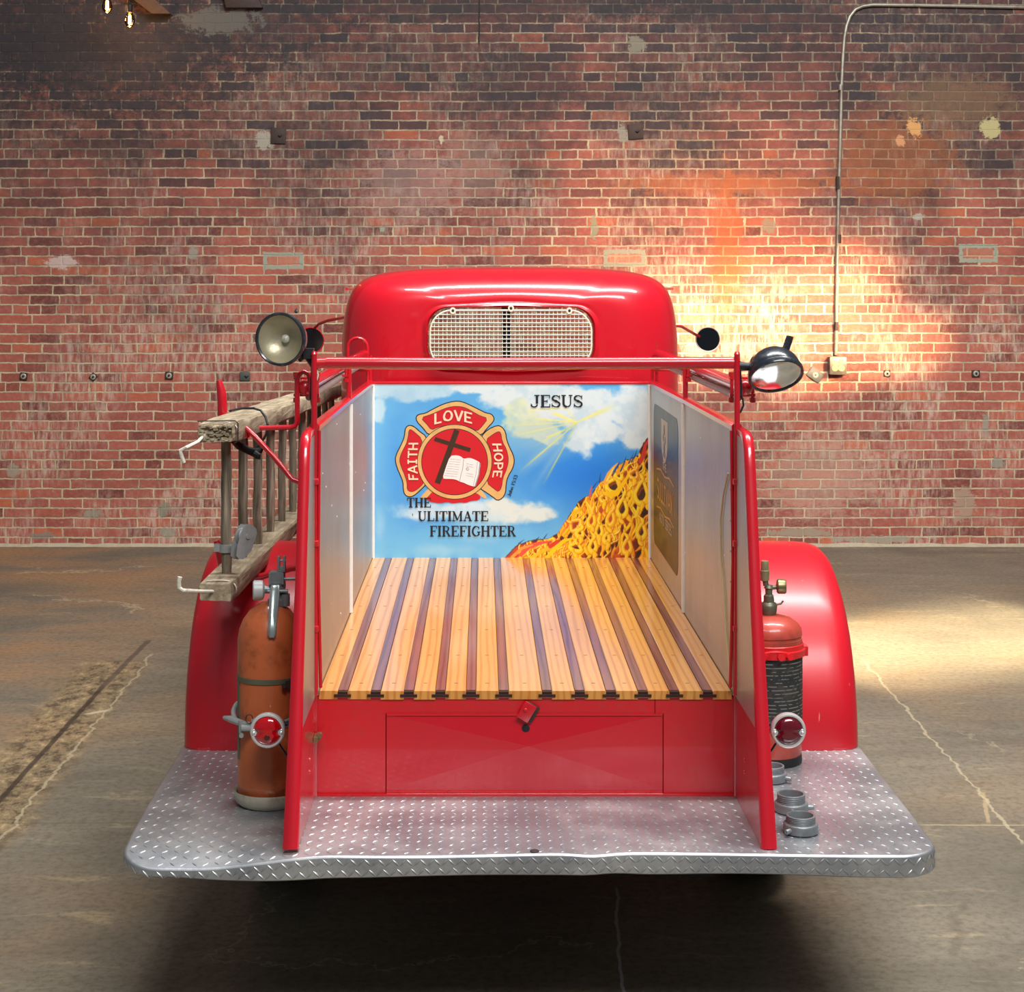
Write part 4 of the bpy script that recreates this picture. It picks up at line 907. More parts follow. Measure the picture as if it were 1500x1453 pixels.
bl = MB(); ribbon(bl, [(820,690),(808,800),(790,860),(775,935)], 6, lambda x, y: ez(x, y, .0032)); ribbon(bl, [(1000,735),(985,860),(945,990)], 12, lambda x, y: ez(x, y, .0032)); ribbon(bl, [(970,720),(958,840),(925,982)], 4, lambda x, y: ez(x, y, .0032))
for k in range(8): y_ = 690+k*26; ribbon(bl, [(668-k*9,y_),(730-k*8,y_+4)], 2.5, lambda x, y: ez(x, y, .0032)); ribbon(bl, [(735-k*8,y_+6),(790-k*6,y_+12)], 2.5, lambda x, y: ez(x, y, .0032))
for y_ in (740,765,845,870): ribbon(bl, [(845,y_),(925,y_+16)], 2.5, lambda x, y: ez(x, y, .0032))
ribbon(bl, circ(862, 800, 14, 10), 7, lambda x, y: ez(x, y, .0032)); sub('book_print', bl, GREYP)
# emblem words on arcs round the centre
def ezr(e): return lambda x, y: ez(x, y, e)
def curved(text, r, a_mid, width, height, cl=True):
    def bend(x, y):     # x along arc, y outward
        a = math.radians(a_mid)+(x/(r+height*.5))*(1 if cl else -1); R_ = r+y if cl else r+height-y; 
        return (EC[0]+R_*math.sin(a), EC[1]-R_*math.cos(a))
    return word(text, SAN, ezr(.0026), -width/2, 0, width, height, bend)
wl = word('LOVE', SAN, ezr(.0026), 0, 0, 1, 1, lambda x, y: (500+430*x, 0) and (490+430*x, 308-(118*y)-(36*math.sin(PI*x)**.8)+ (8 if x<.3 else 0)))
sub('lettering_love', wl, CREAMP)
wf = word('FAITH', SAN, ezr(.0026), 0, 0, 1, 1, lambda x, y: (322-104*(1-y)*0-105*y-14*math.sin(PI*x), 925-420*x)); sub('lettering_faith', wf, CREAMP)
wh = word('HOPE', SAN, ezr(.0026), 0, 0, 1, 1, lambda x, y: (1130+100*y+24*math.sin(PI*x), 515+385*x)); sub('lettering_hope', wh, CREAMP)
wj = word('John 15:13', SAN, ezr(.0026), 0, 0, 1, 1, lambda x, y: (1330+85*x-38*y, 1110-240*x-10*y)); sub('lettering_verse', wj, INK)
def mw(text, x0, x1, ybase, h, name): sub(name, word(text, SER, lambda x, y: mpt(x, ybase-(y-0), .0015), x0, 0, x1-x0, h), INK)
mw('JESUS', 777, 854, 596.5, 18, 'lettering_jesus'); mw('THE', 596, 632, 743, 14, 'lettering_the'); mw("ULITIMATE", 612, 716, 763, 14.5, 'lettering_ultimate'); mw('FIREFIGHTER', 629.5, 756, 785.5, 15.5, 'lettering_firefighter')
mw("'", 603.5, 606, 766, 14, 'lettering_apostrophe')
# sign lettering on the right lining: y runs towards the camera along the text
def sp2(a, b): return Vector((xs_-.0006, ya-.03-a*(ya-yb-.06), b))
SG = mat('pale_sign_print', C(196,190,170), .5, var=.3, vscale=60); SG2 = mat('ochre_sign_print', C(206,158,72), .5, var=.2)
def sw(text, a0, a1, z0, h, m, name, slope=0.0): obj(name, word(text, SAN, lambda x, y: sp2(x, y+z0), a0, 0, a1-a0, h, None, (-1,0,0)), m, sign, smooth=0, fixn=False)
sw('SULLIVAN', .14, .84, 1.03, .075, SG2, 'lettering_sullivan'); sw('THE', .40, .58, 1.155, .028, SG, 'lettering_the')
sw('AUTO', .26, .48, .955, .035, SG, 'lettering_small'); sw('SERIES', .52, .80, .955, .035, SG, 'lettering_small')
sh = MB(); sh.poly([sp2(a, b) for a, b in [(.33,1.335),(.63,1.335),(.62,1.25),(.6,1.22),(.53,1.19),(.48,1.18),(.43,1.19),(.36,1.22),(.34,1.25)]]); cs = obj('crest', sh, SG, sign, smooth=0, fixn=False)
s2 = MB(); s2.mi = 0
for a, b, r in [(.48,1.30,.02),(.44,1.27,.015),(.52,1.265,.015),(.48,1.235,.02),(.45,1.21,.01),(.51,1.21,.01)]: s2.poly([sp2(a, b)+Vector((-.0005, r*1.2*math.cos(t*PI/6), r*math.sin(t*PI/6))) for t in range(12)])
obj('crest_figure', s2, mat('ochre_crest_print', C(120,104,76), .5, var=.3), sign, smooth=0, fixn=False)
fl = MB()
for z in (1.14, 1.0): ribbon(fl, [(.12,.0),(.3,.012),(.5,.0),(.7,.012),(.88,.0)], .006, lambda x, y: sp2(x, z+y-.006))
obj('flourish', fl, SG2, sign, smooth=0, fixn=False)
# ---- cab --------------------------------------------------------------------------------------------
def ray_outline(pts, c, n):
    """intersect rays from c with closed polygon pts (2D), n directions"""
    out = []
    for k in range(n):
        a = 2*PI*k/n; d = (math.cos(a), math.sin(a)); best = None
        for i in range(len(pts)):
            p, q = pts[i], pts[(i+1)%len(pts)]; ex, ey = q[0]-p[0], q[1]-p[1]; den = d[0]*ey-d[1]*ex
            if abs(den) < 1e-12: continue
            t = ((p[0]-c[0])*ey-(p[1]-c[1])*ex)/den; s = ((p[0]-c[0])*d[1]-(p[1]-c[1])*d[0])/den
            if t > 0 and -1e-9 <= s <= 1+1e-9 and (best is None or t > best): best = t
        out.append(best)
    return out
half_ = [(0,1.8895),(.2,1.889),(.34,1.885),(.44,1.878),(.52,1.867),(.58,1.850),(.625,1.822),(.652,1.785),(.670,1.735),(.681,1.67),(.688,1.58),(.690,1.45),(.690,1.1),(.690,.56)]
def smooth_open(p, it=2):
    for _ in range(it):
        o = [p[0]]
        for i in range(len(p)-1):
            a, b = p[i], p[i+1]; o += [(a[0]*.75+b[0]*.25, a[1]*.75+b[1]*.25), (a[0]*.25+b[0]*.75, a[1]*.25+b[1]*.75)]
        p = o+[p[-1]]
    return p
hp = smooth_open(half_); outline = hp+[(-x, z) for x, z in hp[::-1]][:-0 or None]
def rrect(hw, z0, z1, r, n=10):
    o = []
    for cx, cz, a in ((hw-r, z1-r, 0), (-hw+r, z1-r, 90), (-hw+r, z0+r, 180), (hw-r, z0+r, 270)): o += [(cx+r*math.cos(math.radians(a+90*i/n)), cz+r*math.sin(math.radians(a+90*i/n))) for i in range(n+1)]
    return o
WC = (0, 1.606); NN = 240
ro = ray_outline(outline, WC, NN); rw = ray_outline(rrect(.327, 1.484, 1.727, .085), WC, NN)
YC = 6.74
def loop(rs, Y, dy=None): return [Vector((X(WC[0]+r*math.cos(2*PI*k/NN)), Y if dy is None else Y+dy[k], WC[1]+r*math.sin(2*PI*k/NN))) for k, r in enumerate(rs)]
cab = MB(); loops = []
loops.append(loop(rw, YC+.055)); loops.append(loop(rw, YC+.012)); loops.append(loop([r+.003 for r in rw], YC+.003)); loops.append(loop([r+.008 for r in rw], YC-.002)); loops.append(loop([r+.013 for r in rw], YC+.001)); loops.append(loop([r+.018 for r in rw], YC+.007)); loops.append(loop([r+.026 for r in rw], YC+.009))
rb = [r+.032 for r in rw]; E = 2.3; NS = 26
for i in range(NS+1):
    s = math.sin(PI/2*i/NS); yy = []
    for k in range(NN):
        D = ro[k]-rb[k]; R_ = min(D, .26); q = max(0, (s*D-(D-R_))/R_) if R_ > 0 else 0
        yy.append(.26*(1-max(0, 1-q**E)**(1/E)) + .010*s)
    loops.append(loop([rb[k]+(ro[k]-rb[k])*s for k in range(NN)], YC+.008, yy))
loops.append(loop([r*1.002 for r in ro], YC+.5)); loops.append(loop(ro, YC+.9)); loops.append(loop([r*.995 for r in ro], YC+1.15))
rwf = ray_outline(rrect(.60, 1.36, 1.80, .09), WC, NN)
for i in range(1, 9):
    a = PI/2*i/8; s = 1-math.cos(a); loops.append(loop([rwf[k]+.02+(ro[k]*.995-rwf[k]-.02)*(math.cos(a)) for k in range(NN)], YC+1.15+.20*math.sin(a)))
loops.append(loop(rwf, YC+1.352)); loops.append(loop(rwf, YC+1.32))
cab.loft(loops)
cabo = obj('cab', cab, RED, truck, smooth=50, fixn=False)
cabo['label'] = 'rounded red cab with a small rear window'
# door seams and drip rail on the cab sides
for s in (-1, 1):
    tb = MB().tube([(X(s*.672), YC+.30, 1.80), (X(s*.672), YC+1.1, 1.80)], .006, 8); obj('drip_rail', tb, RED, cabo)
gl = MB().poly(loop([r+.001 for r in rw], YC+.045)); rwn = obj('rear_window', gl, GLASS, truck, smooth=0, fixn=False)
obj('windscreen', MB().poly(loop([r+.001 for r in rwf], YC+1.33)), GLASS, truck, smooth=0, fixn=False)
obj('windscreen_pillar', MB().box(X(-.022), X(.022), YC+1.31, YC+1.35, 1.36, 1.80), CHASSIS, truck)
seat = MB().box(X(-.6), X(.6), YC+.32, YC+.42, .9, 1.44); obj('seat_back', seat, CHASSIS, truck, bev=.03)
obj('header_lining', MB().box(X(-.55), X(.55), YC+1.2, YC+1.3, 1.745, 1.80), CHASSIS, truck)
# hood, cowl and front wings (hidden behind the cab)
hd = MB(); prof = [(-.42,.6),(-.43,1.0),(-.36,1.2),(-.2,1.29),(0,1.31),(.2,1.29),(.36,1.2),(.43,1.0),(.42,.6)]
hd.loft([[Vector((X(x*k), y, .6+(z-.6)*kz)) for x, z in prof] for y, k, kz in ((YC+1.3, 1.2, 1.02), (8.6, 1, 1), (9.3, .8, .93), (9.38, .7, .8))], True, True, True); obj('hood', hd, RED, truck, smooth=50)
for s in (-1, 1):
    ff = MB(); L_ = []
    for i in range(25):
        a_ = math.radians(10+165*i/24); L_.append([Vector((X(s*xx), 8.9-rr_*1.15*math.cos(a_), .40+rr_*math.sin(a_))) for xx, rr_ in [(.42,.50),(.6,.53),(.78,.53),(.88,.50),(.92,.45),(.925,.38)]])
    ff.loft(L_, closed=False); fo = obj('front_fender', ff, RED, truck, smooth=50); md = fo.modifiers.new('t', 'SOLIDIFY'); md.thickness = .008
# wire guard over the rear window
gy_ = YC-.012; hwid_, z0g, z1g = .318, 1.490, 1.716; gr = MB(); rg = .085
def inside_span(x):     # vertical extent of rounded rect at x
    ax = abs(x); d = ax-(hwid_-rg); k = 0 if d <= 0 else rg-math.sqrt(max(0, rg*rg-d*d)); return z0g+k, z1g-k
nx = 38
for i in range(1, nx):
    x = -hwid_+2*hwid_*i/nx; a, b = inside_span(x); gr.tube([(X(x), gy_, a), (X(x), gy_, b)], .0017, 6, cap=False)
nz = 14
for j in range(1, nz):
    z = z0g+(z1g-z0g)*j/nz; d = max(z0g+rg-z, z-(z1g-rg), 0); hx = hwid_-(rg-math.sqrt(max(0, rg*rg-d*d)) if d > 0 else 0)
    gr.tube([(X(-hx), gy_-.003, z), (X(hx), gy_-.003, z)], .0017, 6, cap=False)
grd = obj('window_guard', gr, WHITEW, truck, smooth=60)
grd['label'] = 'white wire mesh guard'
rp2 = rrect(hwid_, z0g, z1g, rg, 8); obj('guard_rim', MB().tube([(X(x), gy_-.001, z) for x, z in rp2], .0036, 8, closed=True), WHITEW, grd)
for px in (663.5, 748.5, 834):
    q = P(px, 455 if px < 700 or px > 800 else 451.5, gy_); tb = MB(); M = TR((q.x, gy_-.004, q.z), (0,-1,0)); tb.lathe([(.0055,0),(.012,0),(.012,.004),(.0055,.004)], M, 16, cap=False, sy=1.15)
    t2 = obj('mount_tab', tb, WHITEW, grd); obj('screw', MB().lathe([(.0055,0),(.0055,.003),(.003,.004)], M, 12), DARKM, t2)
# ---- mirrors -----------------------------------------------------------------------------------------
def mirror(px, py, r, armpts, m, rimm, lab, Y=7.8):
    c = P(px, py, Y); M = TR(c, (-.05*(1 if px > 700 else -1),-1,0))
    mr = obj('mirror', MB().lathe([(r*.2,-.04),(r*.85,-.03),(r,-.006),(r,.005),(r*.97,.008),(r*.91,.004)], M, 40, cap=False), rimm, truck); mr['label'] = lab
    obj('mirror_glass', MB().lathe([(r*.93,.0030),(r*.92,.0042)], M, 40), m, mr)
    obj('mirror_arm', MB().tube(armpts, .007, 10), RED, mr)
c = P(1037,497,7.8); mirror(1037, 497, .0575, [Vector((X(.686),7.35,1.64)), P(998,478,7.5), P(1010,485,7.6), P(1026,494,7.83)], MIRR, CHROME, 'round mirror on the right of the cab')
mirror(455, 499, .062, [Vector((X(-.686),7.35,1.68)), P(500,466,7.5), P(482,469,7.6), P(468,474,7.7), P(459,482,7.83)], MIRR, RED, 'round mirror with red rim on the left of the cab')
# ---- fenders ------------------------------------------------------------------------------------------
def fender(s):
    sec = [(.548,.520),(.75,.521),(.88,.520),(.915,.517),(.945,.507),(.962,.49),(.970,.468),(.973,.44),(.973,.36)]
    m = MB(); L_ = []
    for i in range(41):
        a = PI*1.0*i/40; ca, sa = math.cos(a), math.sin(a)
        L_.append([Vector((X(s*x), 5.385-r*ca*1.0, ZP+.001+r*sa*.985)) for x, r in sec])
    m.loft(L_, closed=False)
    m.loft([[p+Vector((0, .004 if i < 20 else -.004, -.004)) for p in l] for i, l in enumerate(L_)], closed=False)
    f = obj('rear_fender', m, REDS, truck, smooth=50, fixn=True); f['label'] = 'right rear fender' if s > 0 else 'left rear fender'
    f['label'] = 'curved red wing over the %s rear wheel' % ('right' if s > 0 else 'left')
    bd = MB().tube([l[-1] for l in L_], .005, 8); obj('wing_bead', bd, RED, f)
    bb = MB().box(min(X(s*.55),X(s*.925)), max(X(s*.55),X(s*.925)), 4.866, 4.872, ZP+.0005, ZP+.008); obj('wing_foot', bb, RED, f)
fender(-1); fender(1)
# inner wheel house so the side is closed
for s in (-1, 1): obj('running_board', MB().box(min(X(s*.56),X(s*.95)), max(X(s*.56),X(s*.95)), 5.95, 8.2, .40, .43), CHASSIS, truck)
# ---- rear wing plates (fins) ---------------------------------------------------------------------------
def fin(s):
    top = (4.285, 1.40); bot = (4.012, ZP+.001)
    edge = [bot, (4.095, .78), (4.185, 1.08), (4.262, 1.36), (4.275, 1.405), (4.295, 1.432), (4.325, 1.444), (4.40, 1.446)]
    xp = X(s*.5455)
    up = [(4.087+.0, .751)]
    # lower red plate and upper steel-faced plate
    low = [(4.43, ZP+.001), bot, (4.087, .752), (4.43, .752)]
    high = [(4.43, .752), (4.087, .752)]+edge[1:]+[(4.43, 1.446)]
    f = obj('wing_plate', MB().poly([(xp, y, z) for y, z in low+[]], (s*.005,0,0)), RED, truck, smooth=0)
    f['label'] = 'sloping red end plate of the hose bed, %s side' % ('right' if s > 0 else 'left')
    obj('upper_plate', MB().poly([(xp, y, z) for y, z in high], (s*.005,0,0)), RED, f, smooth=0)
    obj('steel_facing', MB().poly([(xp-s*.0012, y+.003 if y < 4.42 else y, z) for y, z in high], (s*.001,0,0)), STEEL, f, smooth=0)
    fm = MB(); path = edge; L_ = []
    for i, (y, z) in enumerate(path):
        a, b = path[max(i-1,0)], path[min(i+1,len(path)-1)]; ty, tz = b[0]-a[0], b[1]-a[1]; l = math.hypot(ty, tz); ny, nz = -tz/l, ty/l   # outward (towards camera)
        sec = [(-.002, .014), (-.002, .002), (.002, -.003), (.010, -.006), (.020, -.006), (.028, -.003), (.034, .002), (.034, .014), (.031, .014), (.031, .004), (.004, .004), (.001, .014)]
        wid = 1.06-.30*min(1, (z-.49)/.5)-(.06*(i-3)/4 if i > 3 else 0)
        L_.append([Vector((xp+s*u*wid, y-ny*v*1.0, z-nz*v*1.0)) for u, v in sec])
    fm.loft(L_, True, True, True); fl_ = obj('edge_flange', fm, RED, f, smooth=40); 
    bk_ = MB()
    for z in (.60, .63): bk_.lathe([(.005,0),(.004,.003)], TR((xp-s*.0005, 4.27, z+.0), (-s,0,0)), 10)
    obj('bolt', bk_, REDW, f)
    if s < 0:
        sp = P(455, 1067, 4.40); obj('spring_catch', MB().box(xp+.001, xp+.012, 4.37, 4.42, .645, .658).lathe([(.008,0),(.008,.03)], TR((xp+.010, 4.385, .653), (0,1,0)), 12).lathe([(.006,0),(.006,.02)], TR((xp+.016, 4.40, .66), (0,-1,0)), 10), BRASS, f)
    # tail lamp
    c = Vector((X(s*.638), 4.185, .726)); M = TR(c, (0,-1,0)); r = .0435
    tl = obj('tail_lamp', MB().lathe([(.010,-.05),(.028,-.048),(.037,-.03),(.039,-.004)], M, 40), BLACKP, truck); tl['label'] = 'round %s tail lamp' % ('right' if s > 0 else 'left')
    obj('chrome_bezel', MB().lathe([(r-.001,-.008),(r,0),(r-.001,.006),(r-.004,.009),(r-.0075,.009),(r-.010,.004)], M, 48, cap=False), CHROME, tl)
    ring = []
    for k in range(72):
        a = 2*PI*k/72; rr_ = .0345; dx, dz = rr_*math.cos(a), rr_*math.sin(a)
        for sx in (-1, 1):
            d = math.hypot(dx-sx*.0345, dz+.004)
            if d < .0095: 
                vv = Vector((dx-sx*.0345, dz+.004)); 
                vv = Vector((-sx*math.sqrt(max(1e-9, .0095**2-(vv.y)**2)), vv.y)); dx, dz = sx*.0345+vv.x, vv.y-.004
        ring.append((dx, dz))
    lm = MB(); lm.loft([[M @ Vector((dx*k, -dz*k if False else dz*k, h)) for dx, dz in ring] for k, h in ((1,.004),(.97,.008),(.85,.012),(.6,.016),(.3,.0175),(.02,.018))], True, False, True)
    obj('red_lens', lm, REDLENS if s < 0 else REDLENS2, tl, smooth=60)
    obj('lens_seat', MB().lathe([(r-.006,.002),(r-.006,.0035)], M, 40), BLACK if s > 0 else CHROME, tl)
    for sx in (-1, 1):
        cc = c+Vector((sx*.0335, -.004, -.004)); obj('lens_screw', MB().lathe([(.0085,0),(.0085,.004),(.006,.0055)], TR(cc, (0,-1,0)), 16).lathe([(.0042,.004),(.004,.008),(.002,.0095)], TR(cc, (0,-1,0)), 12), CHROME, tl)
    obj('lamp_bracket', MB().tube([c+Vector((-s*.01,.045,0)), (xp+s*.03, 4.235, .728), (xp+s*.004, 4.235, .728)], .008, 10).tube([c+Vector((0,.045,-.01)), c+Vector((-s*.03,.05,-.06)), (xp+s*.02, 4.30, .58)], .003, 8), BLACKP, tl)
    if s < 0: obj('lens_jewel', MB().lathe([(.007,0),(.006,.003)], M @ Matrix.Translation((.0, -.014, .0165)), 14), mat('dark_jewel', C(70,10,10), .2, coat=1), tl)
fin(-1); fin(1)
# ---- posts, crossbar, rails ------------------------------------------------------------------------------
YP = 4.42
zb = P(0, 532, YP).z
cb_ = MB().tube([(X(-.515), YP, zb+.001), (X(-.2), YP, zb-.001), (X(.2), YP, zb), (X(.545), YP, zb+.001)], .0155, 20)
bar = obj('crossbar', cb_, RED, truck); bar['label'] = 'thick red tube across the top of the hose bed'
obj('bar_collar', MB().tube([(X(-.548), YP, zb), (X(-.510), YP, zb+.001)], .013, 16), REDW, bar)
for s in (-1, 1):
    po = MB().tube([(X(s*.546), YP-.012, 1.635), (X(s*.546), YP-.012, 1.2), (X(s*.544), YP-.012, .76)], .0075, 14)
    po.lathe([(.0075,0),(.0085,.004),(.006,.010),(.001,.012)], TR((X(s*.546), YP-.012, 1.635)), 14)
    p_ = obj('corner_post', po, RED, truck)
    obj('post_rod', MB().tube([(X(s*.534), YP+.004, 1.44), (X(s*.537), YP-.002, 1.1), (X(s*.530), YP-.002, .775)], .0045, 10), RED, p_)
    lg = MB()
    for z in (1.31, 1.15, .93): lg.box(min(X(s*.535),X(s*.552)), max(X(s*.535),X(s*.552)), YP-.022, YP+.0, z-.008, z+.008)
    obj('post_clip', lg, REDW, p_, bev=.002)
    # stanchions of the side
    for y, x_, zt in ((5.50, .542, 1.560), (6.60, .545, 1.545)):
        st = MB().tube([(X(s*x_), y, ZT1-.01), (X(s*x_), y, zt)], .0085 if y < 6 else .006, 12); obj('stanchion', st, RED, truck)
    # longitudinal grab rail with cap
    xr = .578
    rail = MB().tube([(X(s*xr), 4.50, 1.548), (X(s*xr), 5.3, 1.548), (X(s*(xr-.01)), 6.62, 1.55)], .0175, 16)
    rl = obj('grab_rail', rail, RED, truck); rl['label'] = 'long red rail along the %s side' % ('right' if s > 0 else 'left')
    obj('grey_pipe', MB().tube([(X(s*(xr-.004)), 4.56, 1.519), (X(s*(xr-.012)), 6.6, 1.519)], .011, 12), GREYRAIL, rl)
    obj('rail_cap', MB().lathe([(.008,-.02),(.019,-.012),(.0205,0),(.019,.012),(.013,.019),(.002,.022)], TR((X(s*xr), 4.485, 1.548), (0,-1,0)), 20), RED, rl)
    cl = MB(); 
    for yy in (4.53, 5.48):
        for ss in (-1, 1):
            xx = X(s*xr)+ss*.028; cl.tube([(xx, yy, 1.505), (xx, yy, 1.585)], .0045, 8); cl.lathe([(.008,-.006),(.008,.006)], TR((xx, yy, 1.580)), 6); cl.lathe([(.008,-.006),(.008,.006)], TR((xx, yy, 1.512)), 6)
        cl.box(X(s*xr)-.034, X(s*xr)+.034, yy-.008, yy+.008, 1.522, 1.529); cl.box(X(s*xr)-.034, X(s*xr)+.034, yy-.008, yy+.008, 1.567, 1.573)
        cl.box(min(X(s*.546),X(s*xr)), max(X(s*.546),X(s*xr)), yy-.006, yy+.006, 1.523, 1.528)
    obj('rail_clamp', cl, REDW, rl)
# cross tie far end + loops behind the crossbar
for s in (-1, 1):
    lx = X(s*.56); Yl = 6.58
    a = P(524, 540, Yl) if s < 0 else P(962, 540, Yl)
    w2 = .038
    pts = [(a.x-w2, Yl, 1.44), (a.x-w2, Yl, 1.575)]+[tuple(p) for p in arc((a.x, Yl, 1.575), w2, PI, 0, 8)]+[(a.x+w2, Yl, 1.44)]
    if s < 0: obj('rail_loop', MB().tube(pts, .006, 10), RED, truck)
    else: obj('rail_stub', MB().tube([(a.x, Yl, 1.44), (a.x, Yl, 1.60)], .006, 10), RED, truck)
for s in (-1, 1):
    obj('rail_tie', MB().tube([(X(s*.545), 6.55, 1.49), (X(s*.66), 6.58, 1.49), (X(s*.68), 6.78, 1.49)], .006, 8), REDW, truck)
# ---- spot lamps -------------------------------------------------------------------------------------------
def spot(c, ax, r, lab, handle, mount):
    ax = Vector(ax).normalized(); M = TR(c, ax, (1,0,0))
    sp = obj('spot_lamp', MB().lathe([(.004,-r*1.12),(r*.25,-r*1.09),(r*.5,-r*.98),(r*.72,-r*.80),(r*.88,-r*.55),(r*.95,-r*.3),(r*.965,-r*.12),(r*.93,-r*.02)], M, 48, cap=False), BLACKP, truck, smooth=50)
    sp['label'] = lab
    obj('lamp_rim', MB().lathe([(r*.94,-r*.20),(r*1.0,-r*.16),(r*1.02,-r*.04),(r*1.0,r*.03),(r*.95,r*.05),(r*.905,r*.02),(r*.90,-r*.06)], M, 56, cap=False), BLACKP, sp)
    obj('reflector', MB().lathe([(r*.90,-r*.05),(r*.82,-r*.25),(r*.66,-r*.45),(r*.42,-r*.62),(r*.18,-r*.70),(.002,-r*.72)], M, 48, cap=False), REFL, sp, smooth=60)
    obj('lamp_bulb', MB().lathe([(.004,-r*.70),(.010,-r*.6),(.011,-r*.5),(.006,-r*.42),(.001,-r*.4)], M, 16, cap=False), SILV, sp)
    obj('lens', MB().lathe([(r*.91,-r*.01),(r*.7,r*.055),(r*.4,r*.09),(r*.15,r*.105),(.001,r*.107)], M, 48, cap=False), LENS, sp, smooth=60)
    obj('handle', handle, BLACKP, sp); obj('lamp_mount', mount, DARKM, sp)
    return sp
cR = P(1137, 551, 4.40); axR = Vector((.10, -.62, -.78)).normalized(); rR = .0715; 
tp = cR+Vector((.035,.035,.085))
hR = MB().box(-.011, .011, -.004, .004, -.012, .034, TR(cR-axR*rR*.72+Vector((.036,.0,.030)), (.34,.1,.94), (.5,-1,0)))
mR = MB().tube([(X(.546), YP, 1.608), (X(.575), YP, 1.606), (X(.61), YP+.006, 1.612), (cR.x-.055, YP+.02, cR.z+.035)], [.013,.011,.012,.016], 12); mR.tube([(X(.548), YP, 1.62), (X(.552), YP, 1.53)], .010, 12)
mR.lathe([(.012,-.01),(.012,.012)], TR((cR.x-.058, YP-.005, cR.z+.006), (0,-1,0)), 10)
spR = spot(cR, axR, rR, 'black spot lamp tipped down on the right post', hR, mR)
obj('lamp_cable', MB().tube([P(1081,577,4.42), P(1088,584,4.42), P(1089,594,4.42), P(1085,603,4.42), P(1079,609,4.42)], .0025, 8), BLACK, spR)
cL = P(410, 497, 4.38); axL = Vector((-.30, -.95, -.02)).normalized()
hL = MB().lathe([(.003,0),(.006,.004),(.001,.012)], TR(cL-axL*.03+Vector((.03,0,.066)), (0,0,1)), 10)
mL = MB().tube([cL-axL*.05+Vector((.03,0,-.045)), (X(-.565), YP+.02, zb+.022), (X(-.547), YP+.01, zb-.005)], [.017,.015,.012], 12); mL.box(X(-.575), X(-.549), YP-.01, YP+.03, zb+.012, zb+.038); mL.tube([(X(-.547), YP+.01, zb), (X(-.552), YP+.01, 1.52)], .009, 10)
spot(cL, axL, .0685, 'black spot lamp facing out on the left post', hL, mL)
lw = MB().tube([P(463,541,4.42), P(466,549,4.42), P(464,556,4.42), P(461,561,4.42)], .0028, 8); obj('lamp_wire', lw, WHITEP, truck)
# wire hanging down the right lining
wp_ = [onwall(1069, 693), onwall(1062, 725), onwall(1058, 760), onwall(1058.5, 815), onwall(1063, 870), onwall(1066, 930), onwall(1071, 985), onwall(1074, 1005)]
obj('hanging_wire', MB().tube([p-Vector((.003,0,0)) for p in wp_], .0026, 8), WIRE, truck)
# ---- ladder brackets on the left ---------------------------------------------------------------------------
XL = -.70
br = MB()
xh = P(326,0,5.0).x
br.tube([(XL, 5.0, 1.365), (xh+.02, 5.0, 1.37), (xh, 5.0, 1.39), P(326,607,5.0), P(325.5,590,5.0), P(324,572,5.0), P(320.5,557,5.0)], [.010,.012,.0145,.0145,.0140,.013,.008], 14)
obj('ladder_hook', br, RED, truck)
br = MB().tube([(X(-.56), 4.60, 1.27), P(428,702,4.60), P(400,668,4.62), P(374,640,4.62), P(362,628,4.63), (XL+.06, 4.64, 1.405)], .0075, 12); obj('ladder_brace', br, RED, truck)
k = 4.47
br = MB().tube([P(380,627,k), P(425,626,k), P(432,624,k), P(435.5,618,k), P(435.5,556,k), P(438,548,k), P(445,544.5,k), P(452,548,k), P(454,556,k), P(454,566,k), (X(-.55), 4.44, 1.50)], .0068, 12); obj('ladder_loop', br, RED, truck)
br = MB().tube([(X(-.555), 5.0, 1.0), P(428,832,5.0), P(404,838,5.0), P(384,844,5.0), (XL, 5.0, .955), (xh+.02, 5.0, .948), (xh+.004, 5.0, .96), (xh, 5.0, 1.0), P(322,806,5.0), P(317,792,5.0)], [.010]*5+[.011,.013,.0145,.0145,.008], 12); obj('lower_ladder_hook', br, RED, truck)

# =========================== LADDER ===========================================================================
Y0 = 4.47; SL = -.030
lad = thing('wooden_ladder', 'weathered wooden ladder hung on edge along the left side of the truck', 'ladder', (XL, Y0, 1.2), world=True)
def lz(z, y): return z+SL*(y-Y0)
def railm(zc, hw, hh, mirror=1, ylen=3.55, seed=1, chew=True):
    r = random.Random(seed); L_ = []; n = 26
    for i in range(n+1):
        y = Y0+ylen*i/n; j = .0025
        sec = []
        for u, v in [(-1,-.75),(-.93,-1),(-.4,-1),(.1,-1),(.5,-1),(.93,-1),(1,-.75),(1,0),(1,.75),(.93,1),(.5,1),(.1,1),(-.4,1),(-.93,1),(-1,.75),(-1,0)]:
            k = .88 if i == 0 else 1
            yy = y+(r.uniform(-.012, .014) if i == 0 and chew else 0)
            sec.append(Vector((XL+u*hw*k+r.uniform(-j,j)*.6, yy, lz(zc+v*hh*k, yy)+r.uniform(-j,j)*.6)))
        L_.append(sec)
    m = MB(); m.loft(L_, True, True, True)
    if chew:
        for q in range(70):
            x = XL+r.uniform(-.85,.8)*hw; z = lz(zc, Y0)+r.uniform(-.75,.75)*hh; d = r.uniform(.004,.014); w = r.uniform(.002,.005)
            m.box(x-w, x+w*1.4, Y0-d, Y0+.02, z-w*.6, z+w*.6, Matrix.Identity(4))
    return m
ru = obj('rail', railm(1.430, .051, .027, seed=3), WOODL, lad, smooth=30); ru['label'] = 'upper side rail with splintered end'
rl = obj('rail', railm(1.012, .047, .025, seed=5, chew=False), WOODL, lad, smooth=30); rl['label'] = 'lower side rail'
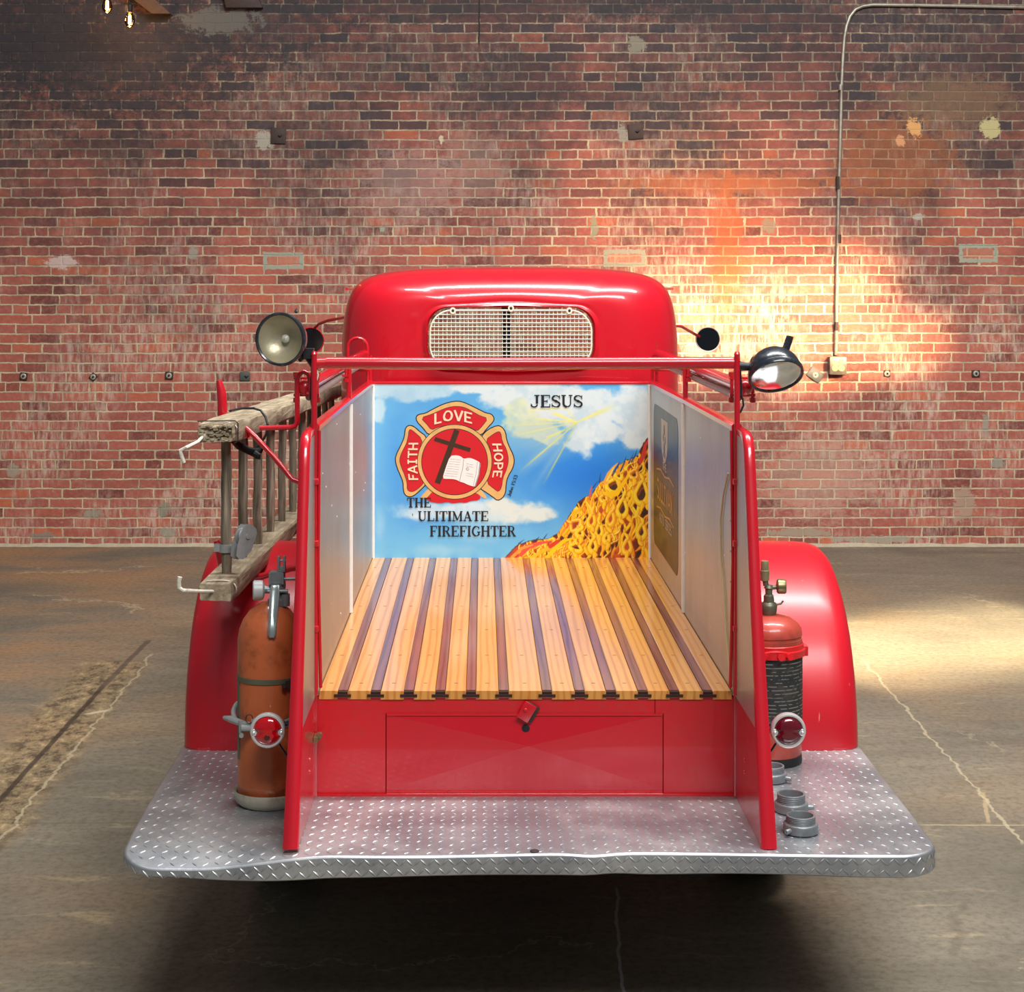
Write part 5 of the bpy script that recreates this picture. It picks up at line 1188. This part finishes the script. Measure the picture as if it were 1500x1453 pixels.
for k in range(11):
    y = 4.66+k*.325; r = random.Random(k); pts = [(XL+r.uniform(-.002,.002), y, lz(1.012+.015+(.392-.0)*i/8, y)) for i in range(9)]
    rd = [.0125]+[.0140+r.uniform(-.0008,.0012) for i in range(7)]+[.0125]
    o = obj('rung', MB().tube(pts, rd, 14), WOODR, lad)
# white hooks and bands at the ends
hk = MB()
hk.tube([P(309,627.0,4.50), P(290,647,4.44), P(272,656,4.40), P(264,660,4.40), P(266,668,4.40), P(270,678,4.40)], [.004,.0045,.005,.0055,.0055,.004], 8); obj('end_hook', hk, WHITEP, lad)
hk = MB().tube([P(318,866,4.50), P(296,866,4.40), P(268,865,4.36), P(262.5,861,4.36), (P(262,0,4.36).x, 4.36, P(0,852,4.36).z), P(263.5,845,4.36)], [.004,.0045,.0055,.006,.006,.0065], 8); obj('end_hook', hk, WHITEP, lad)
for zc_, hh, hw in ((1.430, .029, .053), (1.012, .027, .049)):
    yb_ = Y0+.045; z = lz(zc_, yb_); sec = [(-hw,-hh),(hw,-hh),(hw,hh),(-hw,hh)]
    bb = MB(); pts = smoothpoly([(XL+a, z+b) for a, b in sec], 2); L_ = []
    for dy in (-.006, .006): L_.append([Vector((x, yb_+dy, zz)) for x, zz in pts])
    bb.loft(L_); obj('end_band', bb, WHITEP, lad)
wr = MB().tube([(XL-.053, Y0+.035, lz(1.458,Y0)), (XL+.047, Y0+.035, lz(1.459,Y0)), (XL+.054, Y0+.035, lz(1.452,Y0)), (XL+.054, Y0+.035, lz(1.405,Y0)), (XL+.044, Y0+.035, lz(1.400,Y0))], .0018, 6); obj('end_wire', wr, IRON, lad)
# cable loop over the top rail
cp2 = [P(337,602,4.74), P(345,600,4.8), P(356,598,4.86), P(372,598,4.9), P(382,601,4.9), P(389,611,4.88), P(392,622,4.84), P(390,636,4.84), P(383,648,4.84), P(376,656,4.84)]
obj('cable_loop', MB().tube([p for p in cp2], .0036, 10), DARKM, lad)
tp = MB().tube([P(341,645,4.72), P(350,653,4.78), P(362,659,4.80), P(374,663,4.82), P(380,660,4.84), P(388,650,4.84)], [.008,.011,.011,.014,.012,.006], 10, flat=.8); tp.tube([P(372,663,4.8), P(378,667,4.8), P(377,672,4.8)], .009, 8); obj('black_tape', tp, BLACK, lad)
# clamp with pulley on the nearest rung
pl = P(333, 805, 4.63); cz_ = lz(1.012, 4.66)
cm_ = MB(); cm_.lathe([(.0165,-.011),(.0205,-.011),(.0205,.011),(.0165,.011)], TR((XL, 4.66, pl.z)), 24, cap=False)
cm_.box(XL-.032, XL-.014, 4.648, 4.672, pl.z-.009, pl.z+.010); cm_.box(XL+.014, XL+.040, 4.640, 4.664, pl.z-.010, pl.z+.008); cm_.lathe([(.008,0),(.008,.010)], TR((XL+.036, 4.642, pl.z-.004), (0,-1,0)), 6)
obj('rung_clamp', cm_, GREYM, lad)
pc = P(358, 786, 4.60); axp = Vector((.62,-.75,.1)); M = TR(pc, axp, (.5,.2,1))
pu = MB().lathe([(.020,-.012),(.024,-.010),(.021,-.003),(.021,.003),(.024,.010),(.020,.012)], M, 28); 
pul = obj('pulley', pu, GREYM, lad)
pk = MB(); 
for h_ in (-.014, .014): pk.add([M @ Vector((x, y, h_)) for x, y in [(.030,.016),(.034,0),(.030,-.016),(.018,-.024),(-.03,-.026),(-.060,-.012),(-.064,0),(-.060,.012),(-.03,.020),(.018,.022)]]+[M @ Vector((x, y, h_+.003)) for x, y in [(.030,.016),(.034,0),(.030,-.016),(.018,-.024),(-.03,-.026),(-.060,-.012),(-.064,0),(-.060,.012),(-.03,.020),(.018,.022)]], [tuple(range(10)), tuple(range(10,20))]+[(i,(i+1)%10,10+(i+1)%10,10+i) for i in range(10)])
pk.lathe([(.007,-.018),(.007,.02)], M, 12); obj('pulley_cheek', pk, GREYM, pul)

# =========================== EXTINGUISHERS =====================================================================
def extinguisher_left():
    cx, cy = -.546, 4.385; t = thing('fire_extinguisher', 'tall orange brown fire extinguisher with grey lever valve on the left of the rear step', 'fire extinguisher', (cx, cy, ZP))
    r = .083
    obj('cylinder', MB().lathe([(.07,.012),(r,.02),(r,.05),(r+.001,.052),(r,.055),(r,.42),(r-.001,.425),(r-.004,.445),(r-.014,.47),(r-.030,.492),(r-.052,.508),(.022,.513)], TR((0,0,0)), 56), EXTL, t, smooth=50)
    obj('base_ring', MB().lathe([(.05,.0),(.080,.001),(.090,.012),(.0945,.034),(.092,.038),(.085,.030)], TR((0,0,0)), 48, cap=False), CREAM, t, smooth=60)
    obj('foot_ring', MB().lathe([(.074,.0),(.079,.0005),(.079,.008),(.07,.01)], TR((0,0,0)), 40), BLACK, t)
    bd = MB().lathe([(r+.0005,.318),(r+.0025,.319),(r+.0025,.331),(r+.0005,.332)], TR((0,0,0)), 56, cap=False); bo = obj('strap', bd, GREENB, t)
    obj('strap_buckle', MB().box(.028, .046, -r-.004, -r+.012, .308, .326, Matrix.Rotation(.25,4,'Z')).lathe([(.006,0),(.006,.008)], TR((.046,-r+.002,.317), (0,-1,0)), 10), IRON, bo)
    # strap running down the left side
    a = math.radians(205); c, s_ = math.cos(a), math.sin(a)
    m = MB(); w = .008
    m.loft([[Vector(((r+.002)*math.cos(a+d), (r+.002)*math.sin(a+d), z)) for d in (-.09,.09)]+[Vector((r*.99*math.cos(a+d), r*.99*math.sin(a+d), z)) for d in (.09,-.09)] for z in (.322,.12)], True, True, True); obj('side_strap', m, GREENB, t)
    # clamp ring round the body, half open, with wing nut lever
    zc = .232; pts = [((r+.010)*math.cos(b), (r+.008)*math.sin(b), zc+.012-.03*max(0,math.cos(b+1.9))) for b in [math.radians(150+k*6) for k in range(0, 39)]]
    cg = MB().tube(pts[:21], .0055, 10, flat=1.4); cg.tube(pts[25:], .0055, 10, flat=1.4); cl = obj('clamp_ring', cg, GREYM, t)
    lv = MB().tube([(-.112,-.040,zc-.006), (-.092,-.062,zc-.004), (-.055,-.088,zc-.010), (-.012,-.098,zc-.014)], [.005,.009,.008,.006], 10)
    lv.lathe([(.0085,-.012),(.0085,.014)], TR((-.048,-.094,zc-.018), (1,0,0)), 10); lv.lathe([(.006,-.02),(.006,.012)], TR((-.062,-.090,zc-.012), (0,0,1)), 8); lv.lathe([(.006,0),(.006,.008)], TR((-.060,-.093,zc-.036), (0,-1,0)), 8); lv.box(-.034,-.012,-.104,-.090,zc-.010,zc+.006)
    obj('clamp_lever', lv, GREYM, cl)
    obj('safety_ring', MB().tube([(-.040+.009*math.cos(b), -.100, zc+.006+.011*math.sin(b)) for b in [2*PI*k/16 for k in range(16)]], .0012, 6, closed=True), DARKM, cl)
    # valve
    vx = .018
    v_ = MB().lathe([(.024,.505),(.024,.520),(.018,.524),(.017,.545),(.022,.548),(.022,.566),(.014,.570)], TR((vx,0,0)), 24); v_.box(vx-.017, vx+.017, -.018, .018, .566, .592); v_.box(vx-.019, vx-.013, -.022, .02, .562, .590); v_.box(vx+.013, vx+.019, -.022, .02, .562, .590); v_.lathe([(.004,0),(.004,.034)], TR((vx+.018,-.01,.574), (1,0,0)), 10)
    v_.tube([(vx-.022,-.02,.545),(vx+.03,-.02,.545)], .005, 8); v_.lathe([(.012,.505),(.012,.535),(.004,.539)], TR((vx+.022,-.008,0)), 12)
    vo = obj('valve', v_, ALU, t, smooth=40)
    fk = MB().box(vx+.002, vx+.008, -.012, .004, .592, .632); fk.box(vx+.016, vx+.022, -.012, .004, .592, .632); fk.box(vx+.002, vx+.022, -.010, .002, .592, .606); fk.lathe([(.0025,-.012),(.0025,.012)], TR((vx+.012,-.004,.620), (1,0,0)), 8)
    obj('fork', fk, ALU, vo, bev=.001)
    obj('gauge_arm', MB().tube([(vx-.008,-.004,.545),(vx-.034,-.006,.547)], .010, 12), ALU, vo)
    obj('gauge', MB().lathe([(.006,0),(.019,.003),(.0245,.006),(.0255,.012),(.0255,.028),(.022,.031)], TR((vx-.030,-.008,.545), (-1,-.12,0)), 32), mat('pale_grey_gauge', C(184,188,186), .45, .1, var=.1), vo)
    lev = MB(); L_ = []
    for y, z, w_2, th in [(-.024,.560,.010,.004),(-.034,.548,.0125,.005),(-.052,.52,.012,.0055),(-.070,.49,.011,.0055),(-.082,.465,.0105,.0055),(-.087,.448,.010,.005),(-.087,.440,.006,.003)]: L_.append([Vector((vx-.002+a*w_2, y+b*th, z+b*th*.3)) for a, b in [(-1,-.6),(-.75,-1),(-.4,-.2),(.4,-.2),(.75,-1),(1,-.6),(1,.8),(-1,.8)]])
    lev.loft(L_, True, True, True); obj('lever_handle', lev, mat('polished_lever', C(178,190,190), .3, .7, var=.2), vo, smooth=40)
    return t
extinguisher_left()
def extinguisher_right():
    cx, cy = .803, 4.765; t = thing('fire_extinguisher', 'short faded red fire extinguisher with a black label on the right of the rear step', 'fire extinguisher', (cx, cy, ZP)); r = .088
    obj('cylinder', MB().lathe([(.07,.010),(r-.006,.014),(r-.003,.022),(r-.001,.05),(r,.08),(r,.345),(r-.003,.347),(r-.003,.352),(r,.354),(r-.002,.372),(r-.012,.388),(r-.034,.402),(.018,.409)], TR((0,0,0)), 56), EXTR, t, smooth=45)
    obj('base_ring', MB().lathe([(.05,0),(.0865,.0),(.0875,.006),(.0865,.024),(.07,.026)], TR((0,0,0)), 48), BLACK, t)
    lb = MB(); L_ = []
    for z in (.10, .305): L_.append([Vector(((r+.0008)*math.cos(a), (r+.0008)*math.sin(a), z)) for a in [math.radians(180+k*5) for k in range(37)]])
    lb.loft(L_, False); obj('label', lb, LABEL, t, smooth=60)
    bn = MB().lathe([(r+.001,.298),(r+.009,.300),(r+.010,.318),(r+.004,.320),(r+.004,.332),(r+.001,.334)], TR((0,0,0)), 48, cap=False)
    bn.tube([((r+.006)*math.cos(a), (r+.006)*math.sin(a), .312+.010*math.sin(a*3)) for a in [2*PI*k/40 for k in range(40)]], .004, 8, closed=True)
    for a in (-1.9,-1.45,-1.2): bn.lathe([(.010,-.008),(.010,.012)], TR(((r+.008)*math.cos(a), (r+.008)*math.sin(a), .308), (math.cos(a), math.sin(a), .2)), 8)
    bn.box(r-.002, r+.014, -.02, .02, .296, .322)
    obj('plastic_band', bn, PLASTR, t, smooth=40)
    v_ = MB().lathe([(.013,.404),(.020,.408),(.022,.414),(.024,.432),(.020,.440),(.015,.443),(.014,.460),(.010,.464),(.010,.478),(.014,.482),(.010,.490)], TR((-.004,0,0)), 12)
    v_.tube([(.008,0,.434),(.030,0,.437),(.036,0,.446)], .003, 8); v_.tube([(-.004,0,.482),(.025,0,.484)], .006, 10)
    v_.tube([(-.012,0,.488),(-.014,0,.505)], .008, 10)
    vo = obj('valve', v_, mat('greenish_valve_metal', C(112,114,96), .45, .5, var=.4), t)
    obj('gauge', MB().lathe([(.006,-.006),(.017,-.004),(.0205,0),(.0205,.018),(.018,.022)], TR((.022,0,.486), (1,-.1,0)), 28), BRASS, vo)
    obj('hose_fitting', MB().lathe([(.008,.500),(.012,.503),(.013,.53),(.0115,.532),(.0115,.55),(.010,.557)], TR((-.015,0,0)), 16), mat('olive_fitting', C(150,146,110), .5, .4, var=.3), vo)
extinguisher_right()
# =========================== HOSE COUPLINGS ======================================================================
def coupling(x, y, rot, up, label, lugs, h2=.019, r1=.0425):
    t = thing('hose_coupling', label, 'hose coupling', (x, y, ZP+.0012), 'grey hose couplings on the rear step', rot=(0,0,rot))
    r2 = .0355
    obj('base_collar', MB().lathe([(.030,0),(r1-.002,0),(r1,.002),(r1,.020),(r1-.002,.0225),(r2+.002,.0235),(.032,.0235),(.030,.02),(.030,0)], TR((0,0,0)), 48, cap=False), ALU, t, smooth=40)
    prof = [(r2,.0225)]
    n = 4; 
    for k in range(n): z = .0245+k*(h2-.004)/n; prof += [(r2,z),(r2-.0016,z+.0016)]
    prof += [(r2,.0225+h2-.001),(r2-.001,.0225+h2),(r2-.005,.0225+h2),(r2-.006,.0225+h2-.002),(r2-.006,.004),(.001,.003)]
    obj('threaded_collar', MB().lathe(prof, TR((0,0,0)), 48, cap=False), ALU, t, smooth=30)
    for a in lugs:
        c, s_ = math.cos(a), math.sin(a); obj('lug', MB().lathe([(.0062,-.004),(.0062,.013),(.005,.0148)], TR((r1*c, r1*s_, .011), (c, s_, 0)), 14), ALU, t)
    return t
coupling((1173-U0)*4.14/F, 4.14, 0, .02, 'grey threaded hose coupling nearest the front edge of the step', [math.radians(222), math.radians(42)])
coupling((1160-U0)*4.295/F, 4.305, 0, .02, 'grey threaded hose coupling with shiny lug, middle one of three beside the right wing plate', [math.radians(-8), math.radians(270-6)], .022)
coupling(.772, 4.57, 0, .02, 'grey hose coupling half hidden by the red wing plate, closest to the short extinguisher', [math.radians(-30)], .018)
